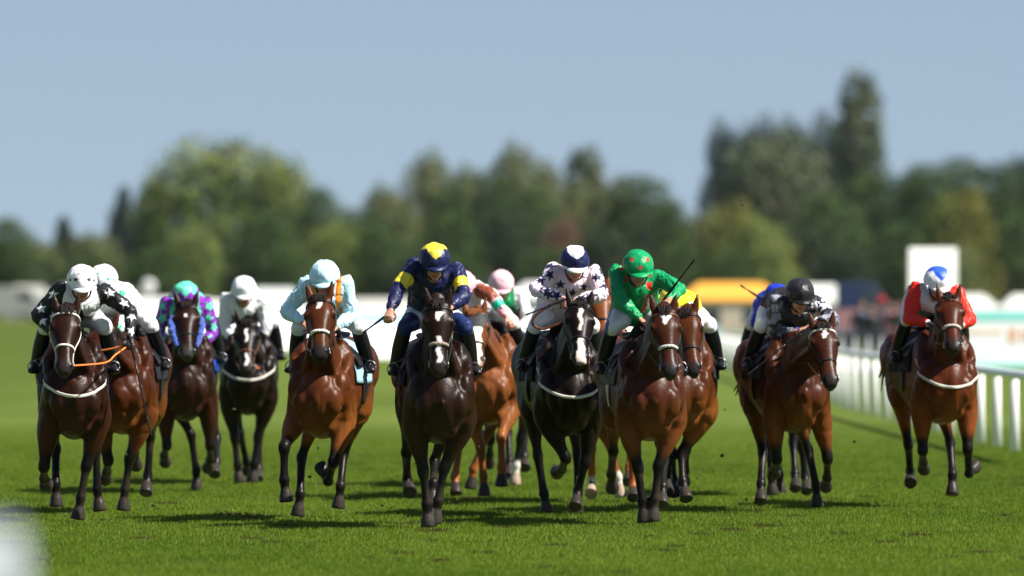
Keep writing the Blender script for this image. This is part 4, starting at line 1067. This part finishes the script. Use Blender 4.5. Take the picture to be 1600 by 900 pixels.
# ------------------------------------------------------------------ vehicles, marquees, buildings far behind
def van(px, D, colr, label, ln=5.2, hh=2.5, group=None, yaw=0):
    p = P(px, 460, D); p[2] = 0; r = empty('parked_van', p, label, 'van', group)
    m = MB(); prof = [(-ln/2, .45), (-ln/2, hh-.15), (-ln/2+.15, hh), (ln/2-1.7, hh), (ln/2-1.25, hh-.12), (ln/2-.75, 1.45), (ln/2-.08, 1.15), (ln/2, .9), (ln/2, .45)]
    V = [(x_, y_, z_) for y_ in (-.95, .95) for x_, z_ in prof]; n = len(prof)
    m.add(V, [tuple(range(n)), tuple(range(2*n-1, n-1, -1))]+[(i, i+n, (i+1) % n+n, (i+1) % n) for i in range(n)])
    m.obj('body', M['paint'], r, smooth=False, col=np.array(colr), bevel=.06)
    for s in (-1, 1):
        m = MB(); x0, x1 = ln/2-1.95, ln/2-1.0
        V = [(x_, s*(.955+e), z_) for e in (0, .01) for x_, z_ in ((x0, 1.4), (x1+.2, 1.4), (x1-.15, hh-.35), (x0, hh-.35))]
        m.add(V, [(0, 1, 2, 3), (7, 6, 5, 4), (0, 4, 5, 1), (1, 5, 6, 2), (2, 6, 7, 3), (3, 7, 4, 0)]); m.obj('side_window', M['glass'], r, smooth=False)
        for x_ in (-ln/2+1.0, ln/2-.95):
            m = MB(); m.loft([(x_, s*.78, .36), (x_, s*1.0, .36)], [(.36, .36)]*2, side=(1, 0, 0), n=20, k=1, dome=.05); wl = m.obj('wheel', M['rubber'], r)
            m = MB(); m.loft([(x_, s*1.0, .36), (x_, s*1.035, .36)], [(.2, .2)]*2, side=(1, 0, 0), n=14, k=1, dome=.05); m.obj('rim', M['steel'], wl)
    m = MB(); V = [(ln/2-1.22+e*.8, y_, z_) for e, z_ in ((0, hh-.2), (.55, 1.5)) for y_ in (-.8, .8)]; V += [(x_+.02, y_, z_+.015) for x_, y_, z_ in V]
    m.add(V, [(0, 1, 3, 2), (4, 6, 7, 5), (0, 4, 5, 1), (2, 3, 7, 6), (0, 2, 6, 4), (1, 5, 7, 3)]); m.obj('windscreen', M['glass'], r, smooth=False)
def marquee(px, D, wd, h, roofc, wallc, label, group=None, dp=5, peaks=1):
    p = P(px, 460, D); p[2] = 0; r = empty('marquee', p, label, 'marquee', group)
    eh = h*.66
    m = MB(); m.box((0, 0, eh/2), (wd/2, dp/2, eh/2)); wl = m.obj('wall', M['paint'], r, smooth=False, col=np.array(wallc))
    m = MB(); q = wd/peaks
    for i in range(peaks):
        x0 = -wd/2+i*q; V = [(x0-.05, -dp/2-.1, eh-.03), (x0+q+.05, -dp/2-.1, eh-.03), (x0+q+.05, dp/2+.1, eh-.03), (x0-.05, dp/2+.1, eh-.03), (x0+q*.2, 0, h), (x0+q*.8, 0, h)]
        V += [(x_, y_, z_-.12) for x_, y_, z_ in V[:4]]
        m.add(V, [(0, 1, 5, 4), (1, 2, 5), (2, 3, 4, 5), (3, 0, 4), (0, 6, 7, 1), (1, 7, 8, 2), (2, 8, 9, 3), (3, 9, 6, 0), (6, 9, 8, 7)])
    m.obj('roof', M['paint'], r, smooth=False, col=np.array(roofc))
    k_ = max(2, int(wd/2.5))
    for i in range(k_):
        m = MB(); m.box((-wd/2+(i+.5)*wd/k_, -dp/2-.012, eh*.45), (wd/k_*.28, .01, eh*.27)); m.obj('window', M['glass'], wl, smooth=False)
gv = 'white vans parked far behind the left hand horses'
for (px, D, ln, hh) in ((12, 540, 5.6, 2.35), (215, 520, 4.0, 2.1)):
    van(px, D, (.34, .34, .32), 'white van at the far left edge behind the course' if px < 50 else 'white van far off to the right of the starred riders', ln, hh, gv)
van(1360, 330, (.02, .035, .10), 'dark blue van behind the spectators', 2.9, 2.35)
marquee(80, 555, 6.5, 2.5, (.36, .36, .33), (.36, .34, .30), 'pale marquee at far left beyond the course, between the vans', dp=6, peaks=2)
marquee(150, 540, 3.6, 2.3, (.45, .46, .43), (.5, .5, .48), 'small pale marquee far behind the leftmost riders')
marquee(1142, 395, 5.4, 2.45, (.72, .36, .05), (.62, .52, .42), 'long low orange roofed marquee right of the rider in yellow', dp=4)
marquee(610, 430, 6.2, 1.62, (.50, .50, .46), (.46, .44, .40), 'low grey pale marquee behind the whip of the navy rider', dp=4)
marquee(430, 440, 3.4, 2.2, (.62, .64, .62), (.55, .55, .52), 'small white marquee between the white rider and the pale blue rider')
marquee(1560, 340, 6.6, 1.85, (.66, .66, .62), (.58, .57, .52), 'long pale marquee behind the turquoise edged board', dp=4, peaks=2)
marquee(1275, 350, 2.8, 2.3, (.66, .68, .64), (.6, .6, .56), 'small pale marquee just right of the black capped rider', dp=4)
marquee(860, 420, 4.6, 2.5, (.62, .64, .62), (.56, .57, .55), 'white marquee between the pink capped rider and the black horse', dp=4)
# striped kiosk low structures: red white counter, turquoise bin
panel('counter_board', tuple(P(1215, 0, 260)[:2]), tuple(P(1345, 0, 262)[:2]), 1.35, np.array((.18, .09, .10)), 'long low red and dark counter board behind the black and silver rider', 'counter', None, band=(.25, .25, np.array((.10, .10, .12))))
tb = empty('turquoise_bin', P(1108, 460, 195)*[1, 1, 0], 'turquoise bin standing at the end of the rails', 'bin')
m = MB(); m.loft([(0, 0, 0), (0, 0, .5), (0, 0, .92)], [(.24, .2), (.26, .22), (.28, .24)], side=(1, 0, 0), n=18, k=1, dome=.05); m.obj('body', M['paint'], tb, col=np.array((.10, .42, .52)))
m = MB(); m.loft([(0, 0, .93), (0, 0, 1.0), (0, 0, 1.08)], [(.30, .26), (.29, .25), (.12, .1)], side=(1, 0, 0), n=18, k=2); m.obj('lid', M['paint'], tb, col=np.array((.06, .25, .33)))
for (px, h_, D, lb) in ((232, 3.0, 560, 'slim white marker post with a round top, left of the purple rider'), (204, 2.7, 600, 'slim white marker post with a round top behind the purple rider, the farther one')):
    q = empty('marker_post', P(px, 460, D)*[1, 1, 0], lb, 'marker post')
    m = MB(); m.loft([(0, 0, 0), (0, 0, h_*.7)], [.22, .2], side=(1, 0, 0), k=1); m.obj('post', M['plastic'], q)
    m = MB(); m.ell((0, 0, h_*.8), (.5, .18, .55)); m.obj('disc', M['plastic'], q)

# blurred rounded white rail end close to the camera, bottom left
nr = empty('foreground_rail_end', P(-56, 905, 12.5)*[1, 1, 0], 'out of focus pale rail end in the bottom left corner', 'rail end')
zt = P(0, 880, 12.5)[2]
m = MB(); m.loft([(0, 0, 0), (0, 0, zt-.06), (0, 0, zt)], [(.10, .05), (.10, .05), (.05, .04)], side=(1, 0, 0), n=18, k=3); m.obj('post', simple('shade_tinted_plastic', (.30, .33, .37), rough=.9), nr)  # grey-blue base colour paints shade onto the white plastic

# ------------------------------------------------------------------ trees
def leafmat():
    m = mat('foliage', .65, .2, var=.25, nscale=.35)
    return m
LM = leafmat()
def crown_mesh(name, lobes, n, size, col, seed):
    """lobes: (x, z, rx, ry, rz) ellipsoids, leaf clumps spread through the outer shell"""
    g = np.random.default_rng(seed); lobes = np.array(lobes, float)
    wts = lobes[:, 2]*lobes[:, 4]; wts /= wts.sum(); k = g.choice(len(lobes), n, p=wts)
    d = g.normal(size=(n, 3)); d /= np.linalg.norm(d, axis=1)[:, None]
    r = .45+.60*g.random(n)**.55
    lump = 1+.22*(noise(d*3+k[:, None]*5+seed, 1.6)-.5)*2
    p = np.stack([lobes[k, 0], (g.random(n)-.5)*0, lobes[k, 1]], 1)+d*np.stack([lobes[k, 2], lobes[k, 3], lobes[k, 4]], 1)*(r*lump)[:, None]
    keep = noise(p+seed*3, .8) > .20; p = p[keep]; n = len(p); d = d[keep]
    nrmv = d*.8+g.normal(size=(n, 3))*.7; nrmv[:, 2] += .35; nrmv /= np.linalg.norm(nrmv, axis=1)[:, None]
    a = np.cross(nrmv, g.normal(size=(n, 3))); a /= np.linalg.norm(a, axis=1)[:, None]; b = np.cross(nrmv, a)
    s = (size*(.5+.8*g.random(n)))[:, None]
    V = np.stack([p-a*s, p-b*s*.6, p+a*s, p+b*s*.7+nrmv*s*.2], 1).reshape(-1, 3)
    me = bpy.data.meshes.new(name); me.vertices.add(4*n); me.loops.add(4*n); me.polygons.add(n)
    me.vertices.foreach_set('co', V.astype(np.float32).ravel()); me.loops.foreach_set('vertex_index', np.arange(4*n, dtype=np.int32))
    me.polygons.foreach_set('loop_start', np.arange(0, 4*n, 4, dtype=np.int32)); me.update()
    c = np.array(col)*(.62+.5*g.random(n)+.6*(noise(p+seed, .7)-.5))[:, None]
    c[:, 0] *= 1+.35*(noise(p+seed+7, .4)-.5)
    paint(me, np.repeat(np.clip(c, .002, 1), 4, 0)); me.materials.append(LM); return me
KIND = {
 'oak': ([(0, 7, 4.6, 4, 3.4), (-3, 5.4, 2.8, 3, 2.6), (3.1, 5.6, 2.8, 3, 2.6), (1.2, 9.2, 2.8, 2.6, 2.2), (-1.6, 8.8, 2.6, 2.6, 2.2), (0, 3.2, 4, 3.6, 2.4)], 11.4, 4.8),
 'broad': ([(-2.6, 8.2, 3.2, 3, 2.6), (2.6, 8.0, 3.2, 3, 2.5), (-1.9, 9.1, 2.7, 2.6, 2.1), (1.4, 9.3, 2.9, 2.6, 2.0), (0, 7.2, 3.6, 3, 3), (-4.0, 6.2, 2.4, 2.6, 2.4), (4.2, 6.0, 2.4, 2.6, 2.4), (0, 5.0, 4.6, 3.6, 3.2), (0, 2.4, 4.2, 3.4, 2.2)], 11.4, 5.2),
 'round': ([(0, 5.6, 4.2, 4, 4.4), (-1.5, 3.0, 3.6, 3.4, 2.6), (1.6, 3.0, 3.6, 3.4, 2.6), (1, 8, 2.6, 2.6, 2.4)], 10.4, 4.8),
 'cone': ([(0, 3, 3.0, 2.8, 2.6), (0, 5.6, 2.5, 2.4, 2.4), (.2, 8, 1.8, 1.8, 2.2), (-.1, 10, 1.0, 1.0, 1.7)], 11.6, 3.0),
 'poplar': ([(0, 3, 1.7, 1.5, 3.0), (.2, 5.5, 1.8, 1.5, 3.0), (-.1, 8, 1.75, 1.5, 3.0), (.1, 10.4, 1.6, 1.4, 2.6), (.35, 12.4, 1.1, .9, 2.0), (-.4, 12.2, 1.0, .8, 2)], 14.3, 1.9),
}
cols = {'bright': (.155, .20, .042), 'mid': (.042, .076, .013), 'dark': (.024, .044, .014), 'blue': (.022, .042, .030), 'olive': (.125, .145, .048), 'yellow': (.14, .145, .024), 'grey': (.10, .12, .06), 'brown': (.15, .085, .05)}
CM = {}
def tree(px, top, hw, kind, colr, D, label, group='trees beyond the racecourse'):
    key = (kind, colr); lobes, hh, wd = KIND[kind]
    if key not in CM: CM[key] = crown_mesh('crown', lobes, 9000, .21 if kind != 'poplar' else .18, cols[colr], len(CM)+3)
    H_ = CH+(HZ-top)*D/FP; W_ = hw*D/FP
    p = P(px, 460, D); p[2] = 0
    nm = {'poplar': 'poplar_tree', 'cone': 'conifer_tree'}.get(kind, 'broadleaf_tree')
    r = empty(nm, p, label, 'tree', group)
    sx, sz = W_/wd, H_/hh
    o = bpy.data.objects.new('crown', CM[key]); C.objects.link(o); o.parent = r; o.scale = (sx, sx, sz)*1 if False else (sx, max(sx, .6), sz); 
    if rng.random() < .5: o.scale[0] *= -1
    m = MB(); rt = .035*H_
    m.loft([(0, 0, -.1), (.1, 0, H_*.2), (-.1, .05, H_*.45), (.1, 0, H_*.75)], [rt*1.3, rt, rt*.75, rt*.3], side=(1, 0, 0), n=10)
    for i in range(5):
        an = rng.random()*2*PI; z0 = H_*(.22+.1*i)
        m.loft([(0, 0, z0), (math.cos(an)*W_*.3, math.sin(an)*W_*.3, z0+H_*.10), (math.cos(an)*W_*.6, math.sin(an)*W_*.6, z0+H_*.2)], [rt*.45, rt*.3, rt*.1], side=(0, 0, 1) if False else (1, .01, 0), n=7)
    m.obj('trunk', M['bark'], r)
T = [ # px, top, half width px, kind, colour, distance, label
 (18, 338, 52, 'round', 'mid', 620, 'mid green round tree at the far left edge'), (100, 338, 33, 'cone', 'dark', 760, 'small dark pointed tree left of the starred riders'),
 (55, 372, 60, 'round', 'olive', 700, 'low olive tree above the far left marquee'), (150, 362, 55, 'round', 'olive', 720, 'low olive tree above the starred riders'),
 (192, 292, 36, 'cone', 'blue', 800, 'dark bluish tree left of the big bright tree'), (225, 300, 34, 'round', 'blue', 790, 'dark bluish round tree touching the big bright tree'),
 (338, 208, 100, 'broad', 'bright', 700, 'biggest bright yellow green broad crowned tree on the left'), (440, 240, 55, 'oak', 'bright', 690, 'yellow green tree at the right shoulder of the biggest tree'),
 (300, 350, 62, 'round', 'bright', 640, 'bright green bushy tree in front of the biggest tree'), (405, 330, 66, 'round', 'mid', 630, 'mid green tree in front of the biggest tree, above the white rider'),
 (505, 290, 50, 'round', 'mid', 680, 'mid green tree above the pale blue rider'), (560, 322, 50, 'oak', 'mid', 690, 'mid green tree in the dip left of the navy rider'), (520, 345, 66, 'round', 'bright', 620, 'bright green low tree behind the pale blue rider'),
 (620, 300, 44, 'oak', 'olive', 720, 'olive tree just left of the tall olive trees'), (665, 234, 56, 'round', 'olive', 760, 'tall olive pointed tree above the navy rider'), (735, 256, 46, 'round', 'olive', 770, 'olive tree between the two tallest olive trees'),
 (812, 222, 60, 'round', 'olive', 750, 'tallest olive tree above the pink capped rider'), (860, 250, 36, 'round', 'olive', 765, 'slim olive tree at the right of the tallest olive one'), (600, 352, 70, 'round', 'mid', 620, 'mid green low tree left of the navy rider'),
 (700, 330, 66, 'round', 'mid', 640, 'mid green low tree behind the navy cap'), (775, 318, 58, 'oak', 'dark', 650, 'dark green low tree left of the reddish shrub'), (912, 230, 40, 'poplar', 'grey', 780, 'thin grey green wispy tree above the pink starred rider'), 
 (875, 338, 42, 'round', 'brown', 640, 'reddish brown leaved tree behind the pink starred rider'), (955, 278, 46, 'oak', 'olive', 700, 'olive tree left of the green crowned one'), (1000, 268, 60, 'oak', 'mid', 660, 'full green tree above the rider in green'), (1045, 310, 42, 'round', 'mid', 655, 'green tree at the left edge of the gap in the tree line'),
 (950, 352, 66, 'round', 'dark', 620, 'dark low tree behind the rider in green'), (1090, 330, 60, 'round', 'olive', 700, 'low olive tree closing the gap in the tree line'), (1140, 312, 58, 'round', 'yellow', 640, 'yellow green bush like tree right of the gap'),
 (1132, 186, 36, 'oak', 'blue', 800, 'dark bluish tall tree at the left end of the right hand clump'), (1185, 180, 48, 'oak', 'blue', 810, 'dark bluish tall tree second in the right hand clump'), (1240, 182, 42, 'oak', 'blue', 815, 'dark bluish tall tree third in the right hand clump'), (1212, 198, 92, 'oak', 'grey', 720, 'large grey green round tree in the right hand clump'),
 (1298, 172, 42, 'oak', 'dark', 790, 'dark tall tree against the poplar'), (1345, 112, 44, 'poplar', 'grey', 760, 'very tall slim grey green poplar'), (1352, 225, 44, 'cone', 'dark', 770, 'dark tree at the foot of the tall poplar'), (1300, 300, 70, 'round', 'mid', 650, 'mid green tree under the right hand clump'),
 (1190, 340, 66, 'round', 'bright', 620, 'bright green low tree behind the black capped rider'), (1260, 345, 66, 'round', 'dark', 625, 'dark green low tree right of the black capped rider'), (1395, 270, 46, 'oak', 'mid', 700, 'mid green tree right of the tall poplar'), (1450, 250, 50, 'oak', 'mid', 690, 'mid green tree above the white signboard'),
 (1505, 240, 52, 'oak', 'mid', 720, 'green tree above the right hand rider'), (1560, 248, 48, 'oak', 'mid', 690, 'mid green tree near the right edge'), (1605, 232, 44, 'oak', 'dark', 700, 'dark green tree cut by the right edge'), (1500, 292, 66, 'round', 'yellow', 600, 'yellow olive triangular tree behind the right hand rider'),
 (1400, 345, 70, 'round', 'mid', 620, 'mid green low tree behind the white signboard'), (1575, 335, 66, 'round', 'mid', 610, 'mid green low tree at the right edge'), (850, 385, 60, 'round', 'mid', 600, 'low green shrub like tree behind the pink cap'), (1050, 380, 64, 'round', 'mid', 600, 'low green shrub like tree right of the green cap'),
 (240, 385, 66, 'round', 'mid', 600, 'low green shrub like tree above the purple rider'), (1480, 380, 66, 'round', 'olive', 590, 'low olive shrub like tree right of the signboard'), (460, 390, 60, 'round', 'mid', 600, 'low green shrub like tree left of the pale blue cap'), (1330, 385, 60, 'round', 'dark', 600, 'low dark shrub like tree above the spectators'),
 (602, 286, 46, 'round', 'olive', 735, 'olive tree filling the line left of the tallest olive ones'), (770, 262, 40, 'oak', 'mid', 740, 'green tree between the two wide olive ones'), (700, 285, 50, 'round', 'mid', 700, 'mid green tree under the wide olive one'), (838, 290, 50, 'round', 'mid', 690, 'mid green tree under the tallest olive one'), (895, 282, 46, 'round', 'olive', 730, 'olive tree at the foot of the thin wispy one'), (1425, 262, 46, 'round', 'dark', 720, 'dark green tree left of the one above the signboard'), (1345, 270, 60, 'round', 'mid', 740, 'green tree at the foot of the tall poplar'), (250, 270, 50, 'round', 'bright', 705, 'yellow green tree at the left shoulder of the biggest tree'),
 (40, 395, 66, 'round', 'dark', 640, 'low dark shrub like tree at the far left edge'), (130, 398, 60, 'round', 'mid', 640, 'low green shrub like tree behind the starred caps'), (660, 392, 66, 'round', 'dark', 600, 'low dark shrub like tree left of the navy cap'), (1130, 392, 60, 'round', 'mid', 600, 'low green shrub like tree above the orange roofed marquee'),
]
for t_ in T: tree(*t_)
# a clipped hedge closes the view under the crowns
def hedge():
    g = np.random.default_rng(5); n = 60000; D = 850
    x = (g.random(n)-.5)*130; z = g.random(n)**.8*(6.2+1.6*noise(np.stack([x, x*0, x*0], 1), .25)); y = D+(g.random(n)-.5)*5
    s = (.35+.35*g.random(n))[:, None]; p = np.stack([x, y, z], 1); a = g.normal(size=(n, 3)); a /= np.linalg.norm(a, axis=1)[:, None]; b = np.cross(a, g.normal(size=(n, 3))); b /= np.linalg.norm(b, axis=1)[:, None]
    V = np.stack([p-a*s, p-b*s, p+a*s, p+b*s], 1).reshape(-1, 3); me = bpy.data.meshes.new('far_wood'); me.vertices.add(4*n); me.loops.add(4*n); me.polygons.add(n)
    me.vertices.foreach_set('co', V.astype(np.float32).ravel()); me.loops.foreach_set('vertex_index', np.arange(4*n, dtype=np.int32)); me.polygons.foreach_set('loop_start', np.arange(0, 4*n, 4, dtype=np.int32)); me.update()
    c = np.array(cols['mid'])*(.5+.7*g.random(n))[:, None]; paint(me, np.repeat(c, 4, 0)); me.materials.append(LM)
    o = bpy.data.objects.new('far_wood', me); C.objects.link(o); tag(o, 'far dark undergrowth of the wood behind the trees', 'wood', kind='stuff')
hedge()

# ------------------------------------------------------------------ haze
hz = MB(); hz.box((0, 720, 29), (640, 800, 30.5)); hm_ = bpy.data.materials.new('haze'); hm_.use_nodes = True
hn = hm_.node_tree; hn.nodes.clear(); ho = hn.nodes.new('ShaderNodeOutputMaterial'); hv = hn.nodes.new('ShaderNodeVolumePrincipled')
hv.inputs['Color'].default_value = (.80, .88, 1, 1); hv.inputs['Density'].default_value = .000025; hv.inputs['Anisotropy'].default_value = 0.0
hn.links.new(hv.outputs[0], ho.inputs['Volume'])
hob = hz.obj('haze', hm_, None, smooth=False); tag(hob, 'thin bluish summer haze over the course', 'haze', kind='stuff')
SC.cycles.volume_bounces = 0
